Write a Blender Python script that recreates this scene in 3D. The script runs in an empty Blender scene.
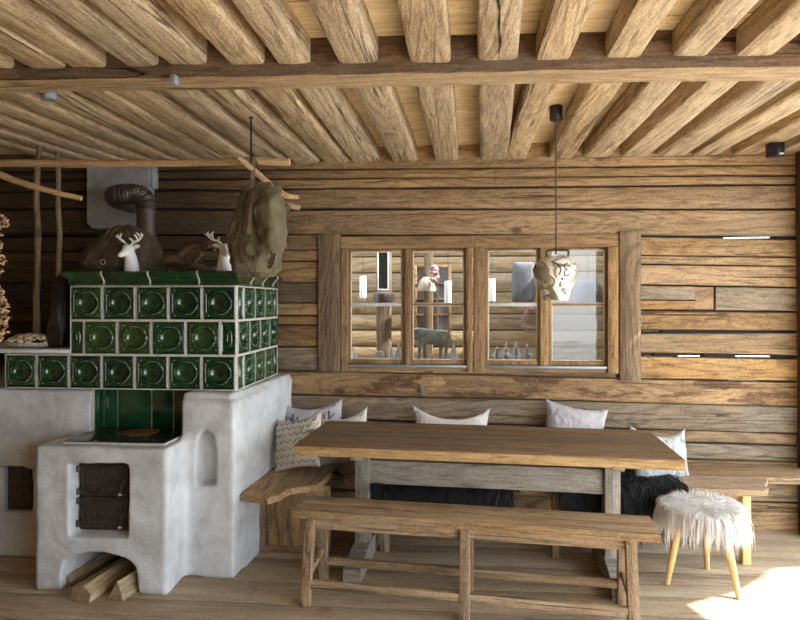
import bpy, bmesh, math, random
from mathutils import Vector, Matrix, Euler, noise
random.seed(7)
PI = math.pi
SC = bpy.context.scene
COL = SC.collection
V = Vector
# ------------------------------------------------------------------ camera frame
F, CX, HY, HCAM = 600.0, 400.0, 302.0, 1.55
PSI = math.radians(4.76)
SP, CP = math.sin(PSI), math.cos(PSI)
def ray(px, py):
    l = (px-CX)/F
    return V((-SP+l*CP, CP+l*SP, (HY-py)/F))
def onY(px, py, Y):
    r = ray(px, py); t = Y/r.y
    return V((r.x*t, Y, HCAM+r.z*t))
def onZ(px, py, Z):
    r = ray(px, py); t = (Z-HCAM)/r.z
    return V((r.x*t, r.y*t, Z))
def PX(px, Y): return onY(px, 302, Y).x
def PZ(px, py, Y): return onY(px, py, Y).z

# ------------------------------------------------------------------ object helpers
OFF = {}
def link(o): COL.objects.link(o); return o
def finish(bm, ang=40):
    bmesh.ops.recalc_face_normals(bm, faces=bm.faces)
    a = math.radians(ang)
    for f in bm.faces: f.smooth = True
    for e in bm.edges:
        if len(e.link_faces) == 2 and e.calc_face_angle(0) > a: e.smooth = False
def obj(name, bm, mats, parent=None, local=False, origin=None, ang=40, norm=True):
    """one mesh object; bm is in world coordinates unless local"""
    if norm: finish(bm, ang)
    else:
        for f in bm.faces: f.smooth = True
    off = V((0, 0, 0))
    if parent is not None and not local: off = OFF.get(parent.name, V((0, 0, 0)))
    pos = V((0, 0, 0))
    if parent is None and not local:
        if origin is None:
            xs = [v.co.x for v in bm.verts]; ys = [v.co.y for v in bm.verts]; zs = [v.co.z for v in bm.verts]
            origin = V(((min(xs)+max(xs))/2, (min(ys)+max(ys))/2, min(zs)))
        off = V(origin); pos = V(origin)
    if off.length: bmesh.ops.translate(bm, verts=bm.verts, vec=-off)
    me = bpy.data.meshes.new(name); bm.to_mesh(me); bm.free()
    if not isinstance(mats, (list, tuple)): mats = [mats]
    for m in mats: me.materials.append(m)
    o = link(bpy.data.objects.new(name, me))
    o.location = pos
    if parent is not None: o.parent = parent
    OFF[o.name] = V(off) if parent is not None else V(pos)
    return o
def tag(o, label, cat, group=None, kind=None):
    o['label'] = label; o['category'] = cat
    if group: o['group'] = group
    if kind: o['kind'] = kind
    return o
def thing(name, label, cat, loc=(0, 0, 0), rz=0, group=None):
    o = link(bpy.data.objects.new(name, None)); o.empty_display_size = .1
    o.location = loc; o.rotation_euler = (0, 0, rz)
    OFF[o.name] = V(loc)
    return tag(o, label, cat, group)
def struct(o): o['kind'] = 'structure'; return o
def children(o): return [c for c in bpy.data.objects if c.parent == o]
def dup(root, loc, rot=None, label=None):
    ch = children(root)
    r = root.copy(); link(r); r.location = loc
    if rot is not None: r.rotation_euler = rot
    if label: r['label'] = label
    for c in ch:
        gc = children(c)
        d = c.copy(); link(d); d.parent = r
        for g in gc:
            e = g.copy(); link(e); e.parent = d
    return r

# ------------------------------------------------------------------ shape helpers
def nz(p, s=1.0, seed=0.0):
    return noise.noise(V((p[0]*s+seed*3.17, p[1]*s-seed*7.3, p[2]*s+seed*1.9)))
def loft(bm, rings, cap=True, mat=0, closed=True):
    R = [[bm.verts.new(p) for p in r] for r in rings]
    n = len(R[0])
    for a, b in zip(R, R[1:]):
        for i in range(n if closed else n-1):
            j = (i+1) % n
            f = bm.faces.new((a[i], a[j], b[j], b[i])); f.material_index = mat
    if cap and closed:
        bm.faces.new(R[0][::-1]).material_index = mat
        bm.faces.new(R[-1]).material_index = mat
    return R
def rrect(w, h, r, n=2):
    pts = []
    r = min(r, w/2*.95, h/2*.95)
    for cx, cy, a0 in ((w/2-r, h/2-r, 0), (-w/2+r, h/2-r, 90), (-w/2+r, -h/2+r, 180), (w/2-r, -h/2+r, 270)):
        for k in range(n+1):
            a = math.radians(a0+90*k/n)
            pts.append((cx+r*math.cos(a), cy+r*math.sin(a)))
    return pts
def subdiv_section(pts, step):
    out = []
    for i, a in enumerate(pts):
        b = pts[(i+1) % len(pts)]
        L = math.hypot(b[0]-a[0], b[1]-a[1]); k = max(1, int(L/step))
        for j in range(k): out.append((a[0]+(b[0]-a[0])*j/k, a[1]+(b[1]-a[1])*j/k))
    return out
def beam(bm, p0, p1, w, h, r=.01, amp=.004, step=.08, seed=0, up=(0, 0, 1), w1=None, h1=None, nf=3.0, mat=0, csub=None, endr=0.0):
    """hewn timber from p0 to p1 (centre line), w across, h along up"""
    p0, p1 = V(p0), V(p1); d = p1-p0; L = d.length; d.normalize()
    side = d.cross(V(up))
    if side.length < 1e-4: side = V((1, 0, 0))
    side.normalize(); u = side.cross(d)
    w1 = w if w1 is None else w1; h1 = h if h1 is None else h1
    n = max(1, int(L/step))
    rings = []
    base = rrect(w, h, r, 2)
    if csub: base = subdiv_section(base, csub)
    ts = [i/n for i in range(n+1)]
    if endr: ts = [0, endr/L*.3, endr/L]+[t for t in ts if endr/L*1.5 < t < 1-endr/L*1.5]+[1-endr/L, 1-endr/L*.3, 1]
    for t in ts:
        ww, hh = w+(w1-w)*t, h+(h1-h)*t
        e = 1.0
        if endr:
            q = min(t*L, (1-t)*L)
            if q < endr: 
                k = 1-q/endr; sub = endr*(1-math.sqrt(max(0, 1-k*k)))
                ww = max(ww-2*sub, ww*.3); hh = max(hh-2*sub, hh*.3)
        sec = [(x*ww/w, y*hh/h) for x, y in base]
        c = p0+d*(t*L)
        ring = []
        for (a, b) in sec:
            p = c+side*a+u*b
            if amp:
                q = V((p.dot(d)*nf*.45, a*nf*2, b*nf*2))
                k1 = noise.noise(q+V((seed*5.1, seed*2.3, seed))); k2 = noise.noise(q+V((seed*1.7+40, seed*3.3, seed)))
                k3 = noise.noise(V((p.dot(d)*nf*3+seed*9, a*25, b*25)))
                p = p+side*(amp*(k1+.35*k3))+u*(amp*(k2+.35*k3))
            ring.append(p)
        rings.append(ring)
    loft(bm, rings, True, mat)
def box(bm, lo, hi, r=0.0, mat=0):
    lo, hi = V(lo), V(hi); c = (lo+hi)/2; s = hi-lo
    if r <= 0:
        vs = [bm.verts.new((x, y, z)) for z in (lo.z, hi.z) for y in (lo.y, hi.y) for x in (lo.x, hi.x)]
        for f in ((0, 1, 3, 2), (4, 6, 7, 5), (0, 4, 5, 1), (2, 3, 7, 6), (0, 2, 6, 4), (1, 5, 7, 3)):
            bm.faces.new([vs[i] for i in f]).material_index = mat
        return
    r = min(r, s.x*.45, s.y*.45, s.z*.45)
    rings = []
    for z, q in ((lo.z, r), (lo.z+r*.3, r*.3), (lo.z+r, 0), (hi.z-r, 0), (hi.z-r*.3, r*.3), (hi.z, r)):
        rings.append([V((c.x+x, c.y+y, z)) for x, y in rrect(s.x-2*q, s.y-2*q, max(r-q*.5, r*.4), 2)])
    loft(bm, rings, True, mat)
def tube(bm, pts, radii, n=10, mat=0, amp=0, seed=0, cap=True, flat=None):
    pts = [V(p) for p in pts]
    if not isinstance(radii, (list, tuple)): radii = [radii]*len(pts)
    rings = []; prev = None
    for i, p in enumerate(pts):
        t = (pts[min(i+1, len(pts)-1)]-pts[max(i-1, 0)]).normalized()
        if prev is None:
            a = V((0, 0, 1)) if abs(t.z) < .9 else V((1, 0, 0))
            prev = (a-t*a.dot(t)).normalized()
        else:
            prev = (prev-t*prev.dot(t))
            prev = prev.normalized() if prev.length > 1e-6 else V((1, 0, 0))
        b = t.cross(prev)
        ring = []
        for k in range(n):
            a = 2*PI*k/n
            rr = radii[i]
            if amp: rr *= 1+amp*noise.noise(V((p.x*9+math.cos(a)+seed, p.y*9+math.sin(a), p.z*9)))
            ring.append(p+prev*(math.cos(a)*rr)+b*(math.sin(a)*rr*(flat or 1)))
        rings.append(ring)
    loft(bm, rings, cap, mat)
def spline(pts, k=6):
    P = [V(p) for p in pts]; out = []
    for i in range(len(P)-1):
        a, b, c, d = P[max(i-1, 0)], P[i], P[i+1], P[min(i+2, len(P)-1)]
        for j in range(k):
            t = j/k
            out.append(.5*((2*b)+(c-a)*t+(2*a-5*b+4*c-d)*t*t+(3*b-a-3*c+d)*t**3))
    out.append(P[-1]); return out
def lerp_list(vals, n):
    out = []
    for i in range(n):
        t = i/(n-1)*(len(vals)-1); k = min(int(t), len(vals)-2); out.append(vals[k]+(vals[k+1]-vals[k])*(t-k))
    return out
def stick(bm, pts, radii, n=9, k=6, amp=.25, seed=0, mat=0):
    s = spline(pts, k)
    s = [p+V((noise.noise(p*6+V((seed, 0, 0))), noise.noise(p*6+V((0, seed, 5))), noise.noise(p*6+V((9, 0, seed)))))*radii[0]*.35 for p in s]
    tube(bm, s, lerp_list(list(radii), len(s)), n, mat, amp, seed)
def lathe(bm, prof, c=(0, 0, 0), n=32, mat=0, cap=True, fn=None):
    c = V(c); rings = []
    for r, z in prof:
        ring = []
        for k in range(n):
            a = 2*PI*k/n; p = c+V((r*math.cos(a), r*math.sin(a), z))
            ring.append(fn(p, a, r, z) if fn else p)
        rings.append(ring)
    loft(bm, rings, cap, mat)
def prism(bm, pts, z0, z1, mat=0):
    a = [bm.verts.new((p[0], p[1], z0)) for p in pts]; b = [bm.verts.new((p[0], p[1], z1)) for p in pts]
    n = len(pts)
    for i in range(n):
        bm.faces.new((a[i], a[(i+1) % n], b[(i+1) % n], b[i])).material_index = mat
    f1 = bm.faces.new(a[::-1]); f2 = bm.faces.new(b); f1.material_index = f2.material_index = mat
    bmesh.ops.triangulate(bm, faces=[f1, f2])
def ball(bm, c, r, sub=2, s=(1, 1, 1), amp=0, seed=0, mat=0, rot=None):
    res = bmesh.ops.create_icosphere(bm, subdivisions=sub, radius=1)
    for v in res['verts']:
        p = v.co.copy()
        k = r*(1+(amp*noise.noise(p*1.6+V((seed*3.1, seed, 0))) if amp else 0))
        q = V((p.x*k*s[0], p.y*k*s[1], p.z*k*s[2]))
        if rot: q = rot @ q
        v.co = V(c)+q
        for f in v.link_faces: f.material_index = mat
def bake_mods(o):
    dg = bpy.context.evaluated_depsgraph_get()
    me = bpy.data.meshes.new_from_object(o.evaluated_get(dg))
    old = o.data; o.modifiers.clear(); o.data = me; bpy.data.meshes.remove(old)
    for p in me.polygons: p.use_smooth = True
def remesh(o, vox, it=3, fac=.5, cut=None, vox2=None):
    if cut is not None:
        b = o.modifiers.new('b', 'BOOLEAN'); b.operation = 'DIFFERENCE'; b.object = cut; b.solver = 'EXACT'
        bpy.context.view_layer.update(); bake_mods(o)
        bpy.data.objects.remove(cut)
    m = o.modifiers.new('r', 'REMESH'); m.mode = 'VOXEL'; m.voxel_size = vox
    if it:
        s = o.modifiers.new('s', 'SMOOTH'); s.iterations = it; s.factor = fac
    bpy.context.view_layer.update(); bake_mods(o)
def strand(bm, p, d, L, r, droop=0.0, n=4, mat=0, curl=0.0, seed=0):
    p = V(p); d = V(d).normalized(); pts = [p.copy()]
    c = V((random.uniform(-1, 1), random.uniform(-1, 1), random.uniform(-.4, .4)))*curl
    for i in range(n):
        d = (d+V((0, 0, -droop))+c*math.sin(i*1.7+seed)).normalized()
        p = p+d*(L/n); pts.append(p.copy())
    a = d.orthogonal().normalized(); b = d.cross(a)
    rings = []
    for i, q in enumerate(pts):
        rr = r*(1-.85*i/n)
        rings.append([q+a*(rr*math.cos(t))+b*(rr*math.sin(t)) for t in (0, 2.1, 4.2)])
    loft(bm, rings, False, mat)
# ------------------------------------------------------------------ light settings
FRONT_X = 1.56          # the front wall behind the viewer ends here, the rest is open
SKY, SUN, EXPO = 7.0, 22.0, 0.06
LDIR = V((-.66, .10, -.745)).normalized()
# ------------------------------------------------------------------ materials
def newmat(name):
    m = bpy.data.materials.new(name); m.use_nodes = True
    nt = m.node_tree; nt.nodes.clear()
    out = nt.nodes.new('ShaderNodeOutputMaterial'); b = nt.nodes.new('ShaderNodeBsdfPrincipled')
    nt.links.new(b.outputs[0], out.inputs[0])
    return m, nt, b
class N:
    """tiny node-graph writer"""
    def __init__(s, nt): s.nt = nt
    def _in(s, sock, v):
        if v is None: return
        if isinstance(v, bpy.types.NodeSocket): s.nt.links.new(v, sock)
        else:
            if isinstance(v, (tuple, list)) and len(v) == 3 and sock.type == 'RGBA': v = (*v, 1)
            sock.default_value = v
    def math(s, op, a, b=None, c=None, clamp=False):
        n = s.nt.nodes.new('ShaderNodeMath'); n.operation = op; n.use_clamp = clamp
        s._in(n.inputs[0], a); s._in(n.inputs[1], b); s._in(n.inputs[2], c); return n.outputs[0]
    def vmath(s, op, a, b=None):
        n = s.nt.nodes.new('ShaderNodeVectorMath'); n.operation = op
        s._in(n.inputs[0], a); s._in(n.inputs[1], b); return n.outputs[0]
    def noise(s, v, scale, detail=2, rough=.5, dist=0):
        n = s.nt.nodes.new('ShaderNodeTexNoise'); s._in(n.inputs['Vector'], v)
        n.inputs['Scale'].default_value = scale; n.inputs['Detail'].default_value = detail
        n.inputs['Roughness'].default_value = rough; n.inputs['Distortion'].default_value = dist
        return n.outputs[0]
    def voro(s, v, scale, feat='F1', out='Distance', rnd=1):
        n = s.nt.nodes.new('ShaderNodeTexVoronoi'); n.feature = feat; s._in(n.inputs['Vector'], v)
        n.inputs['Scale'].default_value = scale; n.inputs['Randomness'].default_value = rnd
        return n.outputs[out]
    def ramp(s, f, stops, interp='LINEAR'):
        n = s.nt.nodes.new('ShaderNodeValToRGB'); n.color_ramp.interpolation = interp
        e = n.color_ramp.elements
        while len(e) < len(stops): e.new(.5)
        for k, (p, c) in zip(e, stops):
            k.position = p; k.color = (*c, 1) if isinstance(c, (tuple, list)) else (c, c, c, 1)
        s._in(n.inputs[0], f); return n.outputs[0]
    def mix(s, f, a, b, mode='MIX'):
        n = s.nt.nodes.new('ShaderNodeMix'); n.data_type = 'RGBA'; n.blend_type = mode
        s._in(n.inputs[0], f); s._in(n.inputs[6], a); s._in(n.inputs[7], b); return n.outputs[2]
    def mrange(s, v, a, b, c=0., d=1., smooth=True):
        n = s.nt.nodes.new('ShaderNodeMapRange'); n.interpolation_type = 'SMOOTHSTEP' if smooth else 'LINEAR'
        s._in(n.inputs[0], v)
        for i, x in enumerate((a, b, c, d)): s._in(n.inputs[i+1], x)
        return n.outputs[0]
    def coord(s, out='Object'): return s.nt.nodes.new('ShaderNodeTexCoord').outputs[out]
    def island(s): return s.nt.nodes.new('ShaderNodeNewGeometry').outputs['Random Per Island']
    def objrand(s): return s.nt.nodes.new('ShaderNodeObjectInfo').outputs['Random']
    def comb(s, x, y, z):
        n = s.nt.nodes.new('ShaderNodeCombineXYZ'); s._in(n.inputs[0], x); s._in(n.inputs[1], y); s._in(n.inputs[2], z); return n.outputs[0]
    def bump(s, h, strength, dist):
        n = s.nt.nodes.new('ShaderNodeBump'); n.inputs['Strength'].default_value = strength; n.inputs['Distance'].default_value = dist
        s._in(n.inputs['Height'], h); return n.outputs[0]
    def hsv(s, c, h=.5, sa=1., v=1.):
        n = s.nt.nodes.new('ShaderNodeHueSaturation'); s._in(n.inputs['Color'], c); s._in(n.inputs['Hue'], h)
        s._in(n.inputs['Saturation'], sa); s._in(n.inputs['Value'], v); return n.outputs[0]
MATS = {}
WSAT = 1.02
def wood(name, lo, hi, dark, axis=0, ring=26., ringamt=.45, crack=.6, knots=.8, var=.3, grey=0.0, greyc=(.22, .2, .17), rough=.72, bump=.5, scale=1.0, streak=1.0, smoke=0.0, stain=0.0, stainc=(.12, .05, .02)):
    m, nt, b = newmat(name); g = N(nt)
    ri, ro = g.island(), g.objrand()
    sm = g.math('ADD', g.math('MULTIPLY', ri, 1.0), g.math('MULTIPLY', ro, .73))
    off = g.comb(g.math('MULTIPLY', sm, 31.), g.math('MULTIPLY', sm, 23.), g.math('MULTIPLY', sm, 13.))
    co = g.vmath('ADD', g.vmath('MULTIPLY', g.coord(), (scale,)*3), off)
    def st(a, c):
        s = [c, c, c]; s[axis] = a; return g.vmath('MULTIPLY', co, tuple(s))
    wob = g.noise(st(.5, 1.4), 1.5, 2)
    rn = g.noise(st(.34, 2.2), 1.6, 1.0, .45, .25)
    knot = g.voro(st(.75, 1.25), 2.2)
    kn = g.math('MULTIPLY', g.mrange(knot, .03, .1, 1., 0.), knots)
    kn2 = g.math('MULTIPLY', g.mrange(knot, .02, .28, 1., 0.), .10*knots)
    rr = g.math('ADD', rn, kn2)
    rings = g.math('SINE', g.math('MULTIPLY', rr, ring*1.7*2*PI))
    rings = g.mrange(rings, .1, 1., 0., 1.)
    fine = g.noise(st(2.2, 24.), 3.0, 3, .65)
    mid = g.noise(st(.25, 5.), 2.0, 3, .6)
    patch = g.noise(co, 1.7, 3, .6)
    tone = g.math('ADD', g.math('MULTIPLY', mid, .6), g.math('MULTIPLY', wob, .5))
    c = g.mix(g.mrange(tone, .38, .75), lo, hi)
    if grey: c = g.mix(g.math('MULTIPLY', g.mrange(patch, .4, .66), grey), c, greyc)
    if stain: c = g.mix(g.math('MULTIPLY', g.mrange(g.noise(st(.6, 2.5), 2.6, 4, .65), .50, .56), stain), c, stainc)
    c = g.mix(g.math('MULTIPLY', rings, ringamt), c, tuple(x*.5 for x in lo))
    c = g.mix(g.mrange(fine, .47, .68, 0., .3+.3*streak), c, dark)
    strk = g.noise(st(1.0, 11.), 2.6, 3, .65)
    c = g.mix(g.mrange(strk, .52, .70, 0., .38*streak), c, dark)
    c = g.mix(g.mrange(strk, .46, .30, 0., .35*streak), c, tuple(min(1, x*1.25) for x in hi))
    grit = g.noise(st(34., 62.), 1.7, 3, .7)
    c = g.mix(g.mrange(grit, .52, .70, 0., .55), c, dark)
    c = g.mix(g.mrange(grit, .46, .30, 0., .4), c, tuple(min(1, x*1.3) for x in hi))
    ck = g.noise(st(.10, 6.0), 2.4, 3, .5)
    ckm = g.mrange(g.math('ABSOLUTE', g.math('SUBTRACT', ck, .5)), .005, .019, 1., 0.)
    gate = g.mrange(g.noise(st(.4, 3.), 1.6, 1), .5, .6)
    ckm = g.math('MULTIPLY', g.math('MULTIPLY', ckm, gate), crack)
    c = g.mix(ckm, c, tuple(x*.35 for x in dark))
    c = g.mix(kn, c, dark)
    val = g.math('ADD', g.math('MULTIPLY', g.math('FRACT', g.math('MULTIPLY', sm, 7.13)), var), 1-var*.5)
    sat = g.math('ADD', g.math('MULTIPLY', g.math('FRACT', g.math('MULTIPLY', sm, 3.7)), var*.7), WSAT-var*.35)
    c = g.hsv(c, .503, sat, val)
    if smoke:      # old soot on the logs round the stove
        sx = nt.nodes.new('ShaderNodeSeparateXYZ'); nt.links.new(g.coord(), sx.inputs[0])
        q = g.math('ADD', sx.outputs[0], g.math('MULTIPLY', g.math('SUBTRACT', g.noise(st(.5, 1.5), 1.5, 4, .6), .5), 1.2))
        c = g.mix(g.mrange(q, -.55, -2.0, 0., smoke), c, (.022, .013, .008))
    nt.links.new(c, b.inputs['Base Color'])
    b.inputs['Roughness'].default_value = rough
    b.inputs['Specular IOR Level'].default_value = .3
    h = g.math('ADD', g.math('MULTIPLY', rings, -.25), g.math('MULTIPLY', fine, -.7))
    h = g.math('ADD', h, g.math('MULTIPLY', mid, .8))
    h = g.math('ADD', h, g.math('MULTIPLY', strk, -1.1*streak)); h = g.math('ADD', h, g.math('MULTIPLY', grit, -.8))
    h = g.math('ADD', h, g.math('MULTIPLY', ckm, -2.5))
    nt.links.new(g.bump(h, bump, .006), b.inputs['Normal'])
    MATS[name] = m; return m
def plain(name, col, rough=.6, metal=0., nscale=20., namt=.15, bump=.1, bscale=None, bdist=.002, spec=.5, coat=0.0, sheen=0.0, wr=0.0):
    m, nt, b = newmat(name); g = N(nt); co = g.coord()
    n = g.noise(co, nscale, 4, .6)
    c = g.mix(g.mrange(n, .3, .7), tuple(x*(1-namt) for x in col), tuple(min(1, x*(1+namt)) for x in col))
    nt.links.new(c, b.inputs['Base Color'])
    b.inputs['Roughness'].default_value = rough; b.inputs['Metallic'].default_value = metal
    b.inputs['Specular IOR Level'].default_value = spec
    b.inputs['Coat Weight'].default_value = coat; b.inputs['Sheen Weight'].default_value = sheen
    if bump:
        h = g.noise(co, bscale or nscale*2, 4, .6)
        if wr:      # creases of slack cloth
            r_ = g.math('ABSOLUTE', g.math('SUBTRACT', g.noise(co, 9, 2, .5, .8), .5)); r2 = g.math('ABSOLUTE', g.math('SUBTRACT', g.noise(co, 19, 2, .5, .8), .5))
            h = g.math('ADD', g.math('MULTIPLY', h, .12), g.math('ADD', g.math('MULTIPLY', r_, wr*3), g.math('MULTIPLY', r2, wr*1.5)))
            nt.links.new(g.bump(h, .9, .03), b.inputs['Normal'])
        else: nt.links.new(g.bump(h, bump, bdist), b.inputs['Normal'])
    MATS[name] = m; return m

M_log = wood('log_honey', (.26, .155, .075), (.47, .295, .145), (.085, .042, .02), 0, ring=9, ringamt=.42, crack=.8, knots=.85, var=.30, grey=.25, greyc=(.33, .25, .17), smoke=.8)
M_logi = wood('log_inner', (.31, .20, .105), (.48, .33, .18), (.16, .09, .045), 0, ring=9, ringamt=.42, crack=.5, knots=.8, var=.3)
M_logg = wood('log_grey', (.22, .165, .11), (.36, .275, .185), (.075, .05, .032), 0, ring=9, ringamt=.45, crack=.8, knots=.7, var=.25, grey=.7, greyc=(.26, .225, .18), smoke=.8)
M_logs = wood('log_stained', (.29, .17, .08), (.49, .31, .15), (.09, .04, .02), 0, ring=8, ringamt=.42, crack=.8, knots=1, var=.2, stain=.8, stainc=(.075, .03, .014))
M_post = wood('post_wood', (.145, .09, .052), (.255, .17, .10), (.065, .036, .02), 2, ring=10, ringamt=.5, crack=.8, knots=.3, var=.15, grey=.2, greyc=(.24, .19, .14))
M_frame = wood('frame_wood', (.26, .15, .07), (.42, .26, .125), (.09, .045, .02), 0, ring=9, ringamt=.4, crack=.3, knots=.4, var=.2)
M_framev = wood('frame_wood_upright', (.26, .15, .07), (.42, .26, .125), (.09, .045, .02), 2, ring=9, ringamt=.4, crack=.3, knots=.4, var=.2)
M_door = wood('dark_post', (.085, .035, .02), (.14, .06, .035), (.03, .015, .01), 2, ring=9, ringamt=.4, crack=.3, knots=.2, var=.1)
M_joist = wood('joist_wood', (.45, .325, .195), (.66, .51, .33), (.17, .095, .05), 1, ring=9, ringamt=.32, crack=.65, knots=.6, var=.26, grey=.35, greyc=(.42, .34, .25), bump=.8)
M_cboard = wood('ceiling_board', (.84, .68, .44), (.94, .81, .57), (.55, .40, .23), 0, ring=8, ringamt=.15, crack=.2, knots=.6, var=.15)
M_beam = wood('cross_beam_wood', (.40, .27, .15), (.58, .42, .25), (.16, .08, .04), 0, ring=9, ringamt=.3, crack=.8, knots=.6, var=.1, grey=.3, greyc=(.42, .33, .23), bump=.8)
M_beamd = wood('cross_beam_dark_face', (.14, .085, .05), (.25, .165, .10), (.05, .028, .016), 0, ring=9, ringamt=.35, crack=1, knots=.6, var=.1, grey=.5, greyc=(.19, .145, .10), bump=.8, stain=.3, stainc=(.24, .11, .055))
M_floor = wood('floor_board', (.41, .31, .205), (.56, .45, .32), (.2, .13, .08), 0, ring=7, ringamt=.28, crack=.5, knots=.7, var=.14, grey=.3, greyc=(.42, .33, .24), rough=.5, bump=.2, streak=.35)
M_table = wood('table_wood', (.17, .105, .06), (.29, .19, .11), (.06, .033, .018), 0, ring=8, ringamt=.35, crack=.5, knots=.5, var=.2, grey=.3, greyc=(.25, .19, .14), rough=.6)
M_edge = wood('table_edge_wood', (.36, .23, .11), (.52, .35, .18), (.15, .08, .04), 0, ring=8, ringamt=.3, crack=.4, knots=.4, var=.1, rough=.65)
M_trestle = wood('trestle_wood', (.27, .235, .19), (.40, .355, .29), (.12, .09, .065), 2, ring=8, ringamt=.35, crack=.7, knots=.7, var=.15, grey=.5, greyc=(.36, .34, .31))
M_trestx = wood('stretcher_wood', (.29, .25, .2), (.42, .37, .30), (.12, .09, .065), 0, ring=8, ringamt=.3, crack=.4, knots=.8, var=.12, grey=.5, greyc=(.38, .355, .32))
M_bench = wood('bench_wood', (.29, .185, .10), (.44, .305, .175), (.12, .065, .035), 0, ring=9, ringamt=.38, crack=.8, knots=.5, var=.2, grey=.4, greyc=(.36, .29, .21))
M_benchv = wood('bench_leg_wood', (.27, .175, .10), (.42, .295, .18), (.11, .06, .035), 2, ring=9, ringamt=.38, crack=.7, knots=.3, var=.25, grey=.3, greyc=(.34, .27, .2))
M_seat = wood('wall_seat_wood', (.27, .185, .115), (.42, .305, .20), (.12, .06, .03), 0, ring=9, ringamt=.35, crack=.6, knots=.6, var=.25, grey=.35, greyc=(.3, .22, .15))
M_seaty = wood('wall_seat_wood_long', (.33, .21, .10), (.49, .33, .18), (.12, .06, .03), 1, ring=9, ringamt=.35, crack=.6, knots=.6, var=.2)
M_panel = wood('knotty_panel', (.34, .20, .095), (.5, .33, .17), (.06, .03, .015), 2, ring=9, ringamt=.4, crack=.5, knots=1, var=.1)
M_stick = wood('bare_branch', (.40, .25, .12), (.58, .40, .22), (.2, .11, .05), 0, ring=6, ringamt=.2, crack=.2, knots=.9, var=.2)
M_stickd = wood('weathered_branch', (.17, .12, .075), (.27, .20, .13), (.07, .045, .025), 2, ring=6, ringamt=.2, crack=.3, knots=.9, var=.2)
M_fire = wood('split_firewood', (.34, .25, .15), (.52, .40, .26), (.2, .11, .05), 1, ring=12, ringamt=.3, crack=.5, knots=.2, var=.3)
M_birch = wood('stool_leg_wood', (.66, .42, .18), (.78, .54, .26), (.5, .3, .12), 2, ring=6, ringamt=.12, crack=0, knots=0, var=.05, rough=.4, bump=.1)
M_drift = wood('driftwood', (.12, .07, .04), (.22, .14, .09), (.05, .03, .02), 0, ring=8, ringamt=.3, crack=.5, knots=.4, var=.5)

def plaster():
    m, nt, b = newmat('lime_plaster'); g = N(nt); co = g.coord()
    n1 = g.noise(co, 4.5, 5, .65, .4); n2 = g.noise(co, 22, 4, .65)
    c = g.ramp(n1, [(.3, (.40, .41, .41)), (.5, (.56, .58, .595)), (.68, (.67, .695, .72))])
    c = g.mix(g.mrange(n2, .5, .75, 0., .25), c, (.43, .44, .45))
    nt.links.new(c, b.inputs['Base Color']); b.inputs['Roughness'].default_value = .85; b.inputs['Specular IOR Level'].default_value = .2
    h = g.math('ADD', g.math('MULTIPLY', n1, 1.6), g.math('MULTIPLY', n2, .5))
    nt.links.new(g.bump(h, .55, .012), b.inputs['Normal'])
    return m
M_plaster = plaster()
def glaze(name, dark, light, olive):
    m, nt, b = newmat(name); g = N(nt); co = g.coord(); ri = g.island()
    n = g.noise(co, 16, 3, .6); ri = g.math('FRACT', g.math('ADD', ri, g.math('MULTIPLY', g.objrand(), 5.3)))
    c = g.mix(g.mrange(n, .35, .7), dark, light)
    c = g.mix(g.mrange(ri, .5, .95, 0., .55), c, olive)
    c = g.hsv(c, .5, 1., g.math('ADD', g.math('MULTIPLY', ri, .6), .75))
    nt.links.new(c, b.inputs['Base Color']); b.inputs['Roughness'].default_value = .12
    b.inputs['Coat Weight'].default_value = .6; b.inputs['Coat Roughness'].default_value = .05
    nt.links.new(g.bump(g.noise(co, 40, 2), .12, .003), b.inputs['Normal'])
    return m
M_green = glaze('green_glaze', (.005, .028, .009), (.012, .065, .02), (.040, .056, .010))
M_green2 = glaze('deep_green_glaze', (.004, .035, .014), (.008, .07, .03), (.012, .05, .02))
M_grout = plain('grout', (.55, .53, .48), .9, nscale=30)
M_black = plain('black_cooktop', (.012, .014, .013), .12, nscale=15, bump=.02)
M_rust = plain('rusty_hotplate', (.20, .10, .03), .55, .5, nscale=25, namt=.5)
M_iron = plain('cast_iron', (.060, .045, .040), .45, .35, nscale=30, namt=.3, bump=.4)
M_soot = plain('soot', (.02, .017, .015), .9)
M_pipe = plain('brown_enamel_pipe', (.085, .06, .05), .38, .25, nscale=12, namt=.2)
M_zinc = plain('dull_sheet_metal', (.36, .37, .37), .55, .35, nscale=7, namt=.22, bump=.15)
M_chrome = plain('worn_steel', (.62, .60, .56), .35, .5)
M_canvas = plain('khaki_canvas', (.135, .112, .062), .9, nscale=9, namt=.2, bump=.5, bscale=160, bdist=.001, wr=.22)
M_canvasd = plain('brown_canvas', (.095, .07, .042), .9, nscale=9, namt=.2, bump=.5, bscale=160, bdist=.001, wr=.22)
M_leather = plain('dark_leather', (.06, .035, .022), .5, nscale=25, namt=.3, bump=.3)
M_leatherd = plain('black_leather', (.018, .015, .014), .45, nscale=25, namt=.3, bump=.3)
M_strap = plain('worn_strap', (.20, .14, .085), .7, nscale=25, namt=.3, bump=.3)
M_porc = plain('white_porcelain', (.82, .83, .85), .25, nscale=8, namt=.03, bump=0)
M_lin = plain('white_linen', (.70, .67, .64), .9, nscale=30, namt=.05, bump=.35, bscale=220, bdist=.0012, wr=.35, sheen=.2)
M_lin2 = plain('cream_linen', (.64, .58, .49), .9, nscale=30, namt=.05, bump=.35, bscale=220, bdist=.0012, wr=.35)
M_lil = plain('lilac_grey_linen', (.50, .48, .51), .9, nscale=30, namt=.05, bump=.35, bscale=220, bdist=.0012, wr=.35)
M_blu = plain('blue_grey_linen', (.40, .42, .41), .9, nscale=30, namt=.08, bump=.35, bscale=220, bdist=.0012, wr=.35)
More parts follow.
